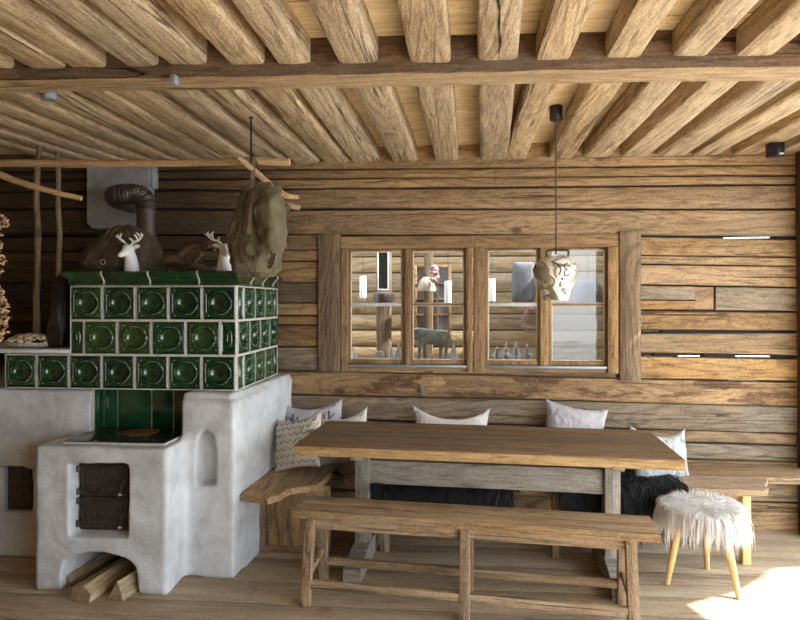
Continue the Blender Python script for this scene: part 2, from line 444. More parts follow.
M_ink = plain('printed_ink', (.10, .095, .10), .9, bump=0)
M_ink2 = plain('blue_ink', (.20, .27, .31), .9, bump=0)
M_inkr = plain('red_ink', (.50, .30, .26), .9, bump=0)
M_fur = plain('white_fur', (.96, .955, .94), .75, nscale=30, namt=.03, bump=0)
def furmix(m):
    nt = m.node_tree; b = next(n for n in nt.nodes if n.type == 'BSDF_PRINCIPLED'); o = next(n for n in nt.nodes if n.type == 'OUTPUT_MATERIAL')
    t = nt.nodes.new('ShaderNodeBsdfTranslucent'); t.inputs[0].default_value = (.95, .93, .90, 1); x = nt.nodes.new('ShaderNodeMixShader'); x.inputs[0].default_value = .4
    nt.links.new(b.outputs[0], x.inputs[1]); nt.links.new(t.outputs[0], x.inputs[2]); nt.links.new(x.outputs[0], o.inputs[0])
furmix(M_fur)
M_furb = plain('black_fur', (.010, .011, .014), .55, nscale=30, namt=.3, bump=0)
M_bk = plain('black_paint', (.012, .012, .014), .4, bump=0)
M_grey = plain('grey_plastic', (.22, .25, .28), .5, bump=0)
M_white = plain('white_enamel', (.78, .79, .78), .3, bump=0, namt=.02)
M_wire = plain('cord', (.05, .05, .05), .6, bump=0)
M_sill = plain('grey_metal_sill', (.26, .28, .30), .4, .3, nscale=10, namt=.1)
M_putty = plain('white_putty', (.62, .61, .57), .7, nscale=30)
M_ground = plain('pale_paving', (.44, .44, .43), .9, nscale=3, namt=.15)
M_straw = plain('dried_blossom', (.50, .33, .17), .9, nscale=60, namt=.4)
M_pebble = plain('seed_pods', (.66, .56, .40), .8, nscale=40, namt=.45)
M_basket = plain('woven_rim', (.45, .42, .34), .8, nscale=50, namt=.3)
M_gold = plain('gilt', (.45, .33, .16), .5, .3)
M_slate = plain('bull_metal', (.22, .22, .19), .55, .2, nscale=25, namt=.4)
M_foil = plain('silver_foil', (.66, .68, .71), .3, .6)
M_paper = plain('white_paper', (.80, .80, .80), .8, bump=0)
M_pink = plain('dusty_pink', (.42, .27, .26), .9, nscale=40, namt=.3)
M_dustg = plain('dusty_grey', (.12, .115, .125), .8, nscale=10, namt=.3)
M_beige = plain('beige_shade', (.42, .34, .24), .8, nscale=20)
def camo():
    m, nt, b = newmat('painted_can'); g = N(nt); co = g.coord()
    n = g.noise(g.vmath('ADD', co, (1.33, .2, .75)), 11., 1.5, .5, .9); n2 = g.noise(g.vmath('ADD', co, (7, 3, 1.)), 9., 1., .5, .8)
    c = g.ramp(n, [(0., (.80, .79, .74)), (.5, (.80, .79, .74)), (.505, (.19, .165, .10)), (.56, (.22, .19, .12)), (.565, (.52, .48, .38)), (1., (.52, .48, .38))])
    c = g.mix(g.mrange(n2, .56, .565), c, (.30, .27, .19))
    nt.links.new(c, b.inputs['Base Color']); b.inputs['Roughness'].default_value = .35
    return m
M_camo = camo()
def glass():
    m = bpy.data.materials.new('window_glass'); m.use_nodes = True; nt = m.node_tree; nt.nodes.clear()
    out = nt.nodes.new('ShaderNodeOutputMaterial'); tr = nt.nodes.new('ShaderNodeBsdfTransparent'); gl = nt.nodes.new('ShaderNodeBsdfGlossy')
    tr.inputs[0].default_value = (.93, .95, .95, 1); gl.inputs['Roughness'].default_value = .015
    fr = nt.nodes.new('ShaderNodeFresnel'); fr.inputs[0].default_value = 1.5
    g = N(nt); f = g.math('MULTIPLY', fr.outputs[0], 1.1, clamp=True)
    nt.links.new(g.bump(g.noise(g.coord(), 5, 1), .05, .01), gl.inputs['Normal'])
    mx = nt.nodes.new('ShaderNodeMixShader'); nt.links.new(f, mx.inputs[0]); nt.links.new(tr.outputs[0], mx.inputs[1]); nt.links.new(gl.outputs[0], mx.inputs[2])
    nt.links.new(mx.outputs[0], out.inputs[0]); return m
M_glass = glass()
# ------------------------------------------------------------------ the room
YW = 4.25                      # inner face of the log wall
ZC = 2.66                      # underside of the ceiling boards
ZJ = 2.55                      # underside of the joists
XL, XR = -3.6, 2.34
YF = -1.3
# floor: wide boards running along the wall
bm = bmesh.new()
y = YF; i = 0
while y < 4.4:
    w = random.choice((.24, .27, .30)); xs = [XL-.1, XL+1.2+random.random()*2.4, XR+.1]
    if i % 2: xs = [XL-.1, -1.0+random.random()*2.5, XR+.1]
    for a, b in zip(xs, xs[1:]):
        beam(bm, (a+.001, y+w/2, -.02), (b-.001, y+w/2, -.02), w-.003, .04, r=.003, amp=.0012, step=.25, seed=i, nf=1.5)
    y += w; i += 1
struct(obj('floor', bm, M_floor))
# ground outside
bm = bmesh.new(); box(bm, (-14, -16, -.25), (18, 16, -.06))
struct(obj('ground', bm, M_ground))

# log wall ----------------------------------------------------------
bm = bmesh.new()
xl0, xr0 = PX(300, YW), PX(720, YW)
def zl(zleft, zright, x): return zleft+(zright-zleft)*(x-xl0)/(xr0-xl0)
seed = [0]
def logrow(xa, xb, t0, t1, b0, b1, mat=0, d=.12, gap=.005, amp=.005, out=0.0, r=.011):
    """hewn log between top line (t0 left, t1 right) and bottom line (b0, b1)"""
    seed[0] += 1
    ha = zl(t0, t1, xa)-zl(b0, b1, xa)-gap; hb = zl(t0, t1, xb)-zl(b0, b1, xb)-gap
    za = (zl(t0, t1, xa)+zl(b0, b1, xa))/2; zb = (zl(t0, t1, xb)+zl(b0, b1, xb))/2
    beam(bm, (xa, YW+d/2-out, za), (xb, YW+d/2-out, zb), d, ha, r=r, amp=amp, step=.09, seed=seed[0], h1=hb, nf=2.4, mat=mat, csub=.05)
full = [(2.70, 2.70, 2.503, 2.475, 0), (2.501, 2.475, 2.443, 2.414, 0), (2.443, 2.414, 2.364, 2.346, 0), (2.364, 2.346, 2.22, 2.183, 0), (2.214, 2.178, 2.036, 2.002, 0),
        (1.053, 1.012, .88, .849, 2), (.88, .849, .712, .672, 1), (.708, .668, .60, .584, 0), (.598, .580, .485, .475, 1), (.485, .475, .35, .345, 0), (.35, .345, .2, .195, 1), (.2, .195, -.02, -.02, 0)]
for k, (a, b, c, d, m) in enumerate(full):
    logrow(XL-.1, 2.40, a, b, c, d, m, out=.008*math.sin(k*2.3), gap=(.012, .005, .012, .014, .006, .006, .007, .010, .006, .012, .01, .01)[k], amp=.007)
xa = PX(318, YW)
fl = 4.25/.9828/600
ls = [1.55-(q-302)*fl for q in (234.5, 250, 261, 282.5, 303, 316, 325, 347, 371)]
for k, (a, b) in enumerate(zip(ls, ls[1:])):
    logrow(XL-.1, xa, a, a-.002, b, b-.002, (0, 0, 0, 1, 0, 0, 0, 1)[k], out=.006*math.sin(k*1.7))
x0, x1 = PX(641, YW), PX(799, YW)
def zr(q): return 1.55-(q-302)*.006804
def rrow(xa, xb, tl, tr, bl, br, m, **k):
    # the lines are given at the two ends of the right-hand bay
    za, zb = 1.55-(tl-302)*.00693, 1.55-(tr-302)*.00672
    zc, zd = 1.55-(bl-302)*.00693, 1.55-(br-302)*.00672
    def ext(p, q): s = (q-p)/(x1-x0); return p+s*(xl0-x0), p+s*(xr0-x0)
    t0, t1 = ext(za, zb); b0, b1 = ext(zc, zd)
    logrow(xa, xb, t0, t1, b0, b1, m, d=.07, **k)
rrow(x0, x1, 236.8, 239.5, 256, 257.5, 0, gap=.006)
rrow(x0, x1, 256, 257.5, 264, 266, 0, gap=.004, amp=.002, r=.008)
rrow(x0, x1, 264.5, 266.5, 284.5, 288, 0)
xm = PX(714, YW); xk = PX(695, YW)
rrow(x0, xk, 285.5, 287, 300, 301, 1, gap=.004, amp=.003); rrow(x0, xk, 300, 301, 309.5, 310.5, 0, gap=.004, amp=.002, r=.008)
rrow(xk+.004, xm, 286, 287, 309.5, 311, 0, amp=.002, out=-.008); rrow(xm+.014, x1+.02, 285.5, 288.5, 309.5, 311.5, 1, amp=.006)
rrow(x0, x1, 310.5, 312.5, 330, 331.5, 0, gap=.008); rrow(x0, x1, 332.5, 332.5, 353, 356, 0, gap=.008)
rrow(x0, x1, 355.5, 359, 378.5, 381.5, 0, gap=.006)
# dark backing behind the joints, left open where daylight shows through
def back(xa, xb, za, zb, m=3, y0=YW+.05): box(bm, (xa, y0, za), (xb, YW+.11, zb), 0, m)
back(XL-.1, PX(320, YW), 1.0, 2.05); back(XL-.1, 2.55, 2.025, 2.70); back(XL-.1, 2.36, -.02, .84)
def slit(q, spans):
    z = zr(q); xs = [x0-.05]
    for a, b in spans: xs += [PX(a, YW), PX(b, YW)]
    xs.append(2.36)
    for a, b in zip(xs[::2], xs[1::2]): back(a, b, z-.022, z+.022, 3, YW+.035)
    for a, b in zip(xs[1:-1:2], xs[2:-1:2]):      # only a narrow slot stays open
        zz = PZ(750, q, YW+.05)
        for lo, hi in ((zz+.0028, zz+.045), (zz-.045, zz-.0028)): box(bm, (a, YW+.048, lo), (b, YW+.054, hi), 0, 3)
slit(237.6, [(726, 778)]); slit(256.7, []); slit(265, []); slit(286.5, []); slit(310.5, []); slit(300.3, []); slit(331.5, [(644, 664)])
slit(356.3, [(646, 655), (680, 706), (738, 778)]); slit(380, [(730, 764)]); slit(403, [(666, 692), (755, 776)])
kp = onY(427, 385, YW); ball(bm, kp+V((0, .004, 0)), .075, 4, (1.2, .16, .75), .9, 3, 2); ball(bm, kp+V((-.03, .0, -.03)), .04, 3, (.8, .3, 1.1), .9, 5, 1)      # burl in the log under the window
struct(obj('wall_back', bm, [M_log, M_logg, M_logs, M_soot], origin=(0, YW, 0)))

# upright posts that frame the window bay
for k, (a, b, bot) in enumerate(((318, 340, 371), (619.5, 641, 380))):
    bm = bmesh.new(); xa, xb = PX(a, YW-.02), PX(b, YW-.02); zt, zb = PZ(330, 234.5, YW), PZ(a, bot, YW)
    beam(bm, ((xa+xb)/2, YW+.03, zb), ((xa+xb)/2, YW+.03, zt), .11, xb-xa, r=.006, amp=.0035, step=.06, seed=30+k, up=(1, 0, 0), csub=.05)
    tag(struct(obj('trim_%d' % (k+1), bm, M_post)), ('grey upright post left of the windows', 'broad upright post right of the windows')[k], 'post')

# windows -------------------------------------------------------------
def window(n, a, b, sashes, mull, label):
    """a..b outer frame px; sashes = glass px spans; mull = mullion px span"""
    root = thing('window_%d' % n, label, 'window', (PX((a+b)/2, YW), YW+.02, PZ(a, 371, YW)))
    struct(root)
    Yf = YW-.012
    xa, xb = PX(a, Yf), PX(b, Yf); zt, zb = PZ(470, 235.5, Yf), PZ(470, 372, Yf)
    zg, zs = PZ(470, 248, Yf), PZ(470, 366.5, Yf)
    ja, jb = PX(sashes[0][0]-3, Yf), PX(sashes[1][1]+3, Yf)
    bm = bmesh.new(); beam(bm, (xa, Yf+.045, (zt+zg)/2), (xb, Yf+.045, (zt+zg)/2), .09, zt-zg, r=.004, amp=.0015, seed=n)
    obj('head_frame', bm, M_frame, root)
    for q, (u, w) in enumerate(((xa, ja), (jb, xb))):
        bm = bmesh.new(); beam(bm, ((u+w)/2, Yf+.04, zb), ((u+w)/2, Yf+.04, zg-.001), .10, w-u-.003, r=.004, amp=.0015, seed=n+q*3, up=(1, 0, 0))
        obj('jamb', bm, M_framev, root)
    bm = bmesh.new(); beam(bm, (ja, Yf+.05, (zb+zs)/2-.004), (jb, Yf+.05, (zb+zs)/2-.004), .08, zs-zb-.005, r=.004, amp=.0015, seed=n)
    obj('bottom_frame', bm, M_frame, root)
    bm = bmesh.new(); box(bm, (ja+.002, Yf-.002, zs-.011), (jb-.002, Yf+.09, zs+.008), .003)
    obj('window_sill', bm, M_sill, root)
    ma, mb = PX(mull[0], Yf), PX(mull[1], Yf)
    bm = bmesh.new(); beam(bm, ((ma+mb)/2, Yf+.05, zs+.008), ((ma+mb)/2, Yf+.05, zg), .07, mb-ma, r=.004, amp=.0015, seed=n+7, up=(1, 0, 0))
    obj('mullion', bm, M_framev, root)
    lims = ((ja, ma), (mb, jb))
    for k, (ga, gb) in enumerate(sashes):
        Ys = Yf+.055
        la, lb = lims[k]
        g0, g1 = PX(ga, Ys), PX(gb, Ys); t0, t1 = PZ(470, 251, Ys), PZ(470, 360, Ys); zm = PZ(470, 304.5, Ys)
        bm = bmesh.new()
        box(bm, (la+.002, Ys-.02, zs+.008), (g0, Ys+.02, zg-.002), .004); box(bm, (g1, Ys-.02, zs+.008), (lb-.002, Ys+.02, zg-.002), .004)
        box(bm, (g0-.002, Ys-.018, t0), (g1+.002, Ys+.018, zg-.003), .004); box(bm, (g0-.002, Ys-.018, zs+.009), (g1+.002, Ys+.018, t1), .004)
        s = obj('sash', bm, M_framev, root)
        bm = bmesh.new(); box(bm, (g0-.001, Ys-.014, zm-.008), (g1+.001, Ys+.014, zm+.008), .004); obj('glazing_bar', bm, M_putty if k == 0 else M_frame, s)
        bm = bmesh.new()
        for (p, q) in ((g0, g0+.007), (g1-.007, g1)): box(bm, (p, Ys-.006, t1), (q, Ys+.0, t0), .002)
        for (p, q) in ((t0-.007, t0), (t1, t1+.007), (zm+.008, zm+.013), (zm-.013, zm-.008)): box(bm, (g0+.007, Ys-.006, p), (g1-.007, Ys, q), .002)
        obj('putty', bm, M_putty, s)
        for (p, q) in ((zm+.004, t0+.003), (t1-.003, zm-.004)):
            bm = bmesh.new(); box(bm, (g0-.004, Ys+.001, p), (g1+.004, Ys+.004, q)); obj('pane', bm, M_glass, s)
    return root
window(1, 340.5, 472.5, ((351, 402), (413, 464)), (404.5, 411), 'left four-pane window in the log wall, grey iron-dark bull visible behind it')
window(2, 473.5, 618.5, ((488, 537), (551.5, 604.5)), (540.5, 549), 'right four-pane window in the log wall, behind the hanging milk-can lamp')

# ceiling --------------------------------------------------------------
bm = bmesh.new(); y = YF; i = 0
while y < 4.4:
    w = random.choice((.16, .2, .23)); w = min(w, 4.42-y)
    xm = -1.5+random.random()*3
    for a, b in ((XL-.1, xm), (xm, XR+.1)):
        beam(bm, (a+.001, y+w/2, ZC+.015), (b-.001, y+w/2, ZC+.015), w-.009, .03, r=.004, amp=.002, step=.3, seed=i)
    y += w; i += 1
box(bm, (XL-.1, YF, ZC+.028), (XR+.1, 4.42, ZC+.06), 0, 1)
struct(obj('ceiling', bm, [M_cboard, M_soot]))
# cross beam
bm = bmesh.new()
beam(bm, (XL-.05, 2.431, 2.578), (XR+.1, 2.672, 2.583), .155, .165, r=.007, amp=.009, step=.07, seed=77, nf=1.6, csub=.04)
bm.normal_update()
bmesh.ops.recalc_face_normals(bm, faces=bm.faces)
for f in bm.faces: f.material_index = 1 if f.normal.y < -.45 else 0      # faces turned to the front take the darker wood
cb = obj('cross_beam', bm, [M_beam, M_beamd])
tag(cb, 'long hewn cross beam spanning the whole ceiling under the joists', 'beam')
# joists: near end px centre/width at the cross beam (y=60), far end at the log wall (y=155)
J = [(-300, 38, 34, 20), (-245, 66, 34, 20), (-188, 94, 34, 21), (-132, 122, 34, 21), (-76, 150, 34, 21), (-20, 178, 34, 22), (34, 205, 38, 22), (77, 230, 38, 24), (133, 262, 36, 28), (181, 297, 42, 28), (243, 329, 38, 28), (292, 361, 33, 28), (357, 402, 40, 27), (430, 446, 40, 24),
     (497.5, 494, 42, 34), (553, 517, 34, 22), (622, 563, 36, 25), (687, 599, 36, 26), (750, 637, 38, 26), (815, 673, 38, 30), (872, 706, 36, 27), (935, 746, 38, 27), (990, 787, 38, 26)]
WORDS = 'first second third fourth fifth sixth seventh eighth ninth tenth eleventh twelfth thirteenth fourteenth fifteenth sixteenth seventeenth eighteenth nineteenth twentieth twenty-first twenty-second twenty-third twenty-fourth'.split()
nJ = len(J); rank = 0
XJ = []
for k, (pn, pf, wn, wf) in reversed(list(enumerate(J))):
    a = onZ(pn, 60, ZJ); b = onZ(pf, 155, ZJ)
    wa = onZ(pn+wn/2, 60, ZJ).x-onZ(pn-wn/2, 60, ZJ).x; wb = onZ(pf+wf/2, 155, ZJ).x-onZ(pf-wf/2, 155, ZJ).x
    wa, wb = min(wa, .165), max(min(wb, .20), .13)
    d = (b-a)/(b.y-a.y)
    s = a+d*(YF+.02-a.y); e = a+d*(4.25-a.y)
    if e.x > 2.3 : e = a+d*(4.24-a.y)
    wob = (random.random()-.5)*.012*(k != 14)
    h = ZC-ZJ
    ws = wa+(wb-wa)*(s.y-a.y)/(b.y-a.y)
    bm = bmesh.new()
    beam(bm, (s.x, s.y, ZJ+h/2+wob), (e.x, e.y, ZJ+h/2), ws, h, r=.014, amp=.007 if k != 14 else .003, step=.08, seed=100+k, w1=wb, nf=2.2, csub=.045)
    if k == 14:      # the long shrinkage split of this joist
        bm2 = bmesh.new()
        pts = [(s.x+(e.x-s.x)*t+.006*math.sin(t*41)+.003*math.sin(t*137), s.y+(e.y-s.y)*t, ZJ-.0025) for t in [.45+.0072*q for q in range(32)]]
        tube(bm2, pts, [.0008]+[.0016+.0007*math.sin(q*1.7) for q in range(30)]+[.0006], 6, flat=2.6)
    o = obj('ceiling_joist', bm, M_joist)
    XJ.append((a, d))
    if k == 14:
        obj('drying_crack', bm2, M_soot, o)
        tag(o, 'ceiling joist with a long dark drying crack, pointing straight at the viewer', 'beam', 'hewn joists under the ceiling boards')
        rank += 1
    else:
        tag(o, 'rough-hewn ceiling joist, %s counted from the right end of the log wall' % WORDS[rank], 'beam', 'hewn joists under the ceiling boards')
        rank += 1
    o['kind'] = 'structure'
cb['kind'] = 'structure'

# side and front walls --------------------------------------------------
bm = bmesh.new(); z = 0; k = 0
while z < 2.6:
    h = random.choice((.17, .2, .22)); beam(bm, (XL-.06, YF, z+h/2), (XL-.06, 4.3, z+h/2), .12, h-.008, r=.02, amp=.005, step=.15, seed=200+k, nf=2); z += h; k += 1
box(bm, (XL-.14, YF, 0), (XL-.06, 4.3, 2.64), 0, 1)
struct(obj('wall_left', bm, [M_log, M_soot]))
bm = bmesh.new(); z = 0
while z < 2.6:
    h = random.choice((.17, .2, .22))
    if z+h < 2.5: beam(bm, (XL-.1, YF-.06, z+h/2), (FRONT_X, YF-.06, z+h/2), .12, h-.008, r=.02, amp=.005, step=.2, seed=230+k, nf=2)
    else: beam(bm, (XL-.1, YF-.06, z+h/2), (XR+.1, YF-.06, z+h/2), .12, h-.008, r=.02, amp=.005, step=.2, seed=230+k, nf=2)
    z += h; k += 1
box(bm, (XL-.1, YF-.14, 0), (FRONT_X, YF-.06, 2.64), 0, 1)
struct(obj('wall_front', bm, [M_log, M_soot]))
bm = bmesh.new()
beam(bm, (2.45, 4.16, -.02), (2.43, 4.16, 2.64), .16, .24, r=.008, amp=.003, step=.1, seed=5, up=(1, 0, 0))
struct(obj('door_1', bm, M_door)); 
tag(bpy.data.objects['door_1'], 'dark red-brown door post at the right end of the log wall', 'door post')
bm = bmesh.new(); box(bm, (2.34, YF, 2.30), (2.46, 4.03, 2.64), .01); box(bm, (2.34, YF, 0), (2.46, YF+.16, 2.3), .01)
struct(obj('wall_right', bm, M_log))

# the room behind the windows --------------------------------------------
Y2 = 5.95; XA, XB = -2.2, 1.5
bm = bmesh.new(); z = 0; k = 0
while z < 2.5:
    h = random.choice((.16, .19, .22)); beam(bm, (XA, Y2+.05, z+h/2), (XB, Y2+.05, z+h/2), .1, h-.006, r=.016, amp=.004, step=.12, seed=260+k, nf=2); z += h; k += 1
box(bm, (XA-.1, Y2+.06, -.05), (XB+.1, Y2+.14, 2.62), 0, 1)
struct(obj('wall_inner_room', bm, [M_logi, M_soot]))
bm = bmesh.new(); box(bm, (XB, 4.38, 0), (XB+.08, Y2+.1, 2.62)); struct(obj('wall_inner_right', bm, M_log))
bm = bmesh.new(); box(bm, (XA-.1, 4.38, 0), (XA, Y2+.1, .5)); box(bm, (XA-.1, 4.38, 2.4), (XA, Y2+.1, 2.62)); box(bm, (XA-.1, 5.85, .5), (XA, Y2+.1, 2.4)); box(bm, (XA-.1, 4.38, .5), (XA, 4.5, 2.4))
struct(obj('wall_inner_left', bm, M_logi))
bm = bmesh.new(); box(bm, (XA-.1, 4.38, -.05), (XB+.08, Y2+.1, 0)); struct(obj('floor_inner', bm, M_floor))
bm = bmesh.new(); box(bm, (XA-.1, 4.38, 2.5), (XB+.08, 4.72, 2.62)); box(bm, (XA-.1, 5.80, 2.5), (XB+.08, Y2+.1, 2.62)); struct(obj('ceiling_inner', bm, M_cboard))
ZS = PZ(470, 360, 4.36)-.012
bm = bmesh.new(); box(bm, (PX(342, YW), 4.372, ZS-.03), (PX(618, YW), 4.62, ZS), .004); struct(obj('trim_3', bm, M_frame))
# ------------------------------------------------------------------ tiled stove
XT1, XT0, XT00 = -1.221, -2.222, -2.64      # right, left of the upper block, left of the low wing
YT, YTB = 3.36, 4.16
TS = .2013
ZT = [1.040, 1.241, 1.442, 1.643]
stove = thing('tiled_stove', 'green relief-tiled stove with whitewashed masonry base and cooking hearth', 'stove', (-1.85, 3.6, 0))
# masonry body
bm = bmesh.new()
box(bm, (-3.3, 3.44, 0), (-1.3, YW+.02, 1.03))                    # wing behind the hearth, under the tiles
box(bm, (-3.3, 3.385, .55), (-2.10, YW, 1.032))
box(bm, (-2.225, 3.05, 0), (-1.485, 3.6, .775))                    # hearth block
prism(bm, [(-1.515, 3.27), (-1.20, 3.255), (-1.13, YW+.02), (-1.515, YW+.02)], 0, .995)
prism(bm, [(-1.515, 3.30), (-1.23, 3.29), (-1.145, YW+.02), (-1.515, YW+.02)], .9, 1.033)
bmesh.ops.recalc_face_normals(bm, faces=bm.faces)
body = obj('masonry_base', bm, M_plaster, stove)
cut = bmesh.new()
def cutter(lo, hi):
    b = bmesh.new(); box(b, lo, hi); return b
def addcut(pts_near, pts_far):
    a = [cut.verts.new(p) for p in pts_near]; b = [cut.verts.new(p) for p in pts_far]
    n = len(a)
    for i in range(n): cut.faces.new((a[i], a[(i+1) % n], b[(i+1) % n], b[i]))
    cut.faces.new(a[::-1]); cut.faces.new(b)
def quad(xa, xb, za, zb, y): return [(xa, y, za), (xb, y, za), (xb, y, zb), (xa, y, zb)]
# hearth recess behind the cooktop
addcut(quad(-2.105, -1.52, .765, 1.2, 3.2), quad(-2.105, -1.52, .765, 1.2, 3.505))
# oven door niche, splayed on the left
ox0, oz1 = onY(82, 464, 3.15).x, onY(100, 463, 3.12).z
ox1, oz0 = onY(129, 528, 3.12).x, onY(100, 528, 3.15).z
p0 = onY(70, 464, 3.05).x
addcut(quad(onY(69.5, 464, 3.05).x, onY(130, 464, 3.05).x, oz0-.03, oz1+.02, 2.98), quad(ox0-.012, ox1+.01, oz0-.005, oz1+.008, 3.16))
# wood niche with a flat arch
ax0, ax1 = onY(61, 588, 3.05).x, onY(137, 590, 3.05).x
azt = onY(95, 553, 3.05).z
arch = [(ax0, -.05), (ax1, -.05), (ax1, azt-.10)]+[((ax0+ax1)/2+(ax1-ax0)/2*math.cos(t), azt-.10+.10*math.sin(t)**.8) for t in [PI*k/10 for k in range(1, 10)]]+[(ax0, azt-.10)]
addcut([(x, 2.9, z) for x, z in arch], [(x, 3.5, z) for x, z in arch])
# low fire door at the left
lx0, lx1 = onY(3, 490, 3.44).x, onY(31, 490, 3.44).x; lz0, lz1 = onY(17, 512, 3.44).z, onY(17, 464, 3.44).z
addcut(quad(lx0, lx1, lz0, lz1, 3.30), quad(lx0, lx1, lz0, lz1, 3.52))
# little pointed niche in the right pier
qx0, qx1 = onY(194, 460, 3.265).x, onY(217, 460, 3.265).x; qz0, qz1 = onY(205, 487, 3.265).z, onY(205, 428, 3.265).z
qm = (qx0+qx1)/2
shape = [(qx0-.004, qz0), (qx1+.004, qz0), (qx1, qz1-.12), (qx1-.02, qz1-.03), (qm, qz1), (qx0+.02, qz1-.03), (qx0, qz1-.12)]
addcut([(x, 3.18, z) for x, z in shape], [(qm+(x-qm)*.75, 3.34, qz0+(z-qz0)*.9+.01) for x, z in shape])
for v in cut.verts: v.co -= V(stove.location)
bmesh.ops.recalc_face_normals(cut, faces=cut.faces)
cm = bpy.data.meshes.new('cut'); cut.to_mesh(cm); cut.free(); co = link(bpy.data.objects.new('cut', cm)); co.location = stove.location
m = body.modifiers.new('r0', 'REMESH'); m.mode = 'VOXEL'; m.voxel_size = .012
bpy.context.view_layer.update(); bake_mods(body)
remesh(body, .011, 5, .6, cut=co)
if not body.data.materials: body.data.materials.append(M_plaster)
flat_co = []
for p, n in [(v.co.copy(), v.normal.copy()) for v in body.data.vertices]:
    flat_co.extend(p+n*(noise.noise(p*5)*.008+noise.noise(p*16+V((3, 3, 3)))*.0025))
body.data.vertices.foreach_set('co', flat_co); body.data.update()
# grout core behind the tiles
bm = bmesh.new()
box(bm, (XT0+.004, YT+.030, ZT[0]+.003), (XT1-.030, YTB, ZT[3]+.006)); box(bm, (XT00+.002, YT+.030, ZT[0]+.002), (XT0+.05, YTB, ZT[1]+.004))
obj('grout_core', bm, M_grout, stove)
# relief tile: bowl, bead ring, corner scrolls
def tile_h(u, v):
    """height over the tile face, u,v in -1..1"""
    e = max(abs(u), abs(v)); r = math.hypot(u, v)
    if e > .93: return .011
    if e > .90: return .014
    if e > .85: return .002
    h = .004
    if r < .60: h = .004-.031*math.sqrt(max(0, 1-(r/.60)**2))
    elif r < .70:
        a = math.atan2(v, u); h = .012+.006*math.cos(a*26)*(1 if .62 < r < .69 else 0)
    else:
        q = math.hypot(abs(u)-.70, abs(v)-.70); a = math.atan2(abs(v)-.70, abs(u)-.70)
        if q < .17: h = .004+.012*max(0, math.cos(q*24))*(.6+.4*math.cos(a*3))
        elif min(abs(abs(u)-.80), abs(abs(v)-.80)) < .02: h = .007
    return h
def add_tile(bm, o, ux, w, h, nrm, half=False, res=64):
    """o = lower-left corner, ux = direction along the course, nrm = outward"""
    g = .0006; nu = max(10, int(res*w/TS)); nv = res; G = []
    for j in range(nv+1):
        row = []
        for i in range(nu+1):
            u = -1+2*i/nu; v = -1+2*j/nv
            if half:
                e = max(abs(u), abs(v)); q = (abs(u)/.34)**2+(v/.42)**2
                hh = .011 if e > .93 else (.010 if e > .8 else (.003-.010*math.sqrt(max(0, 1-q)) if q < 1 else (.009 if q < 1.5 else .004)))
            else: hh = tile_h(u, v)
            row.append(bm.verts.new(V(o)+V(ux)*(g+(w-2*g)*(u+1)/2)+V((0, 0, g+(h-2*g)*(v+1)/2))+V(nrm)*hh))
        G.append(row)
    for j in range(nv):
        for i in range(nu):
            uu = (i+.5)/nu*w; vv = (j+.5)/nv*h
            f = bm.faces.new((G[j][i], G[j][i+1], G[j+1][i+1], G[j+1][i]))
            f.material_index = 1 if min(uu, w-uu, vv, h-vv) < .0068 else 0
    # rim back to the core
    loop = G[0]+[r[-1] for r in G[1:]]+G[-1][-2::-1]+[r[0] for r in G[-2:0:-1]]
    bk = [bm.verts.new(v.co-V(nrm)*.030) for v in loop]
    for i in range(len(loop)):
        j = (i+1) % len(loop); bm.faces.new((loop[i], bk[i], bk[j], loop[j])).material_index = 1
def tile_set(parent):
    X, Yd = V((1, 0, 0)), V((0, 1, 0)); NF, NR = V((0, -1, 0)), V((1, 0, 0))
    def put(name, o, ux, w, n, half=False):
        bm = bmesh.new(); add_tile(bm, o, ux, w, TS, n, half); obj(name, bm, [M_green, M_grout], parent, ang=70)
    for k in range(7): put('relief_tile', (XT00+.011+k*(XT1-XT00-.014)/7, YT, ZT[0]), X, (XT1-XT00-.014)/7, NF)
    wt = (XT1-XT0)/5
    put('half_tile', (XT0, YT, ZT[1]), X, wt*.42, NF, True)
    for k in range(4): put('relief_tile', (XT0+wt*.42+k*wt*1.03, YT, ZT[1]), X, wt*1.03, NF)
    put('half_tile', (XT1-wt*.46, YT, ZT[1]), X, wt*.455, NF, True)
    for k in range(5): put('relief_tile', (XT0+k*wt, YT, ZT[2]), X, wt*.998, NF)
    for r in range(3):
        y = YT+.004
        if r != 1: put('half_tile', (XT1-.006, y, ZT[r]), Yd, .10, NR, True); y += .10
        else: put('half_tile', (XT1-.006, y, ZT[r]), Yd, .0, NR, True) if 0 else None
        while y < YTB-.05:
            w = min(.2013, YTB-y); put('relief_tile' if w > .15 else 'half_tile', (XT1-.006, y, ZT[r]), Yd, w, NR, w < .15); y += w
tile_set(stove)
# cornice
prof = [(.0, .0), (.008, .0), (.012, .010), (.006, .016), (.012, .026), (.026, .044), (.040, .058), (.042, .072), (.036, .078), (0, .078)]
ZK = ZT[3]+.007
def cornice_piece(bm, path_fn, s0, s1, mat=0, grow=0.0, zsh=0.0):
    rings = []
    n = 2
    for i in range(n+1):
        s = s0+(s1-s0)*i/n
        rings.append([path_fn(s, d+(grow if d > 0 else -grow), z+zsh) for d, z in prof])
    loft(bm, rings, True, mat)
def front_fn(s, d, z): # mitre at the corner
    k = (s-XT0)/(XT1-XT0)
    return V((s+(d if k > .999 else (-d if k < .001 else 0)), YT-d, ZK+z))
def side_fn(s, d, z):
    k = (s-YT)/(YTB-YT)
    return V((XT1+d, s-(d if k < .001 else 0), ZK+z))
bm = bmesh.new()
cuts = [XT0]+[onY(p, 280, YT).x for p in (105, 151, 200)]+[XT1]
for a, b in zip(cuts, cuts[1:]):
    cornice_piece(bm, front_fn, a+(.004 if a > XT0 else 0), b-(.004 if b < XT1 else 0))
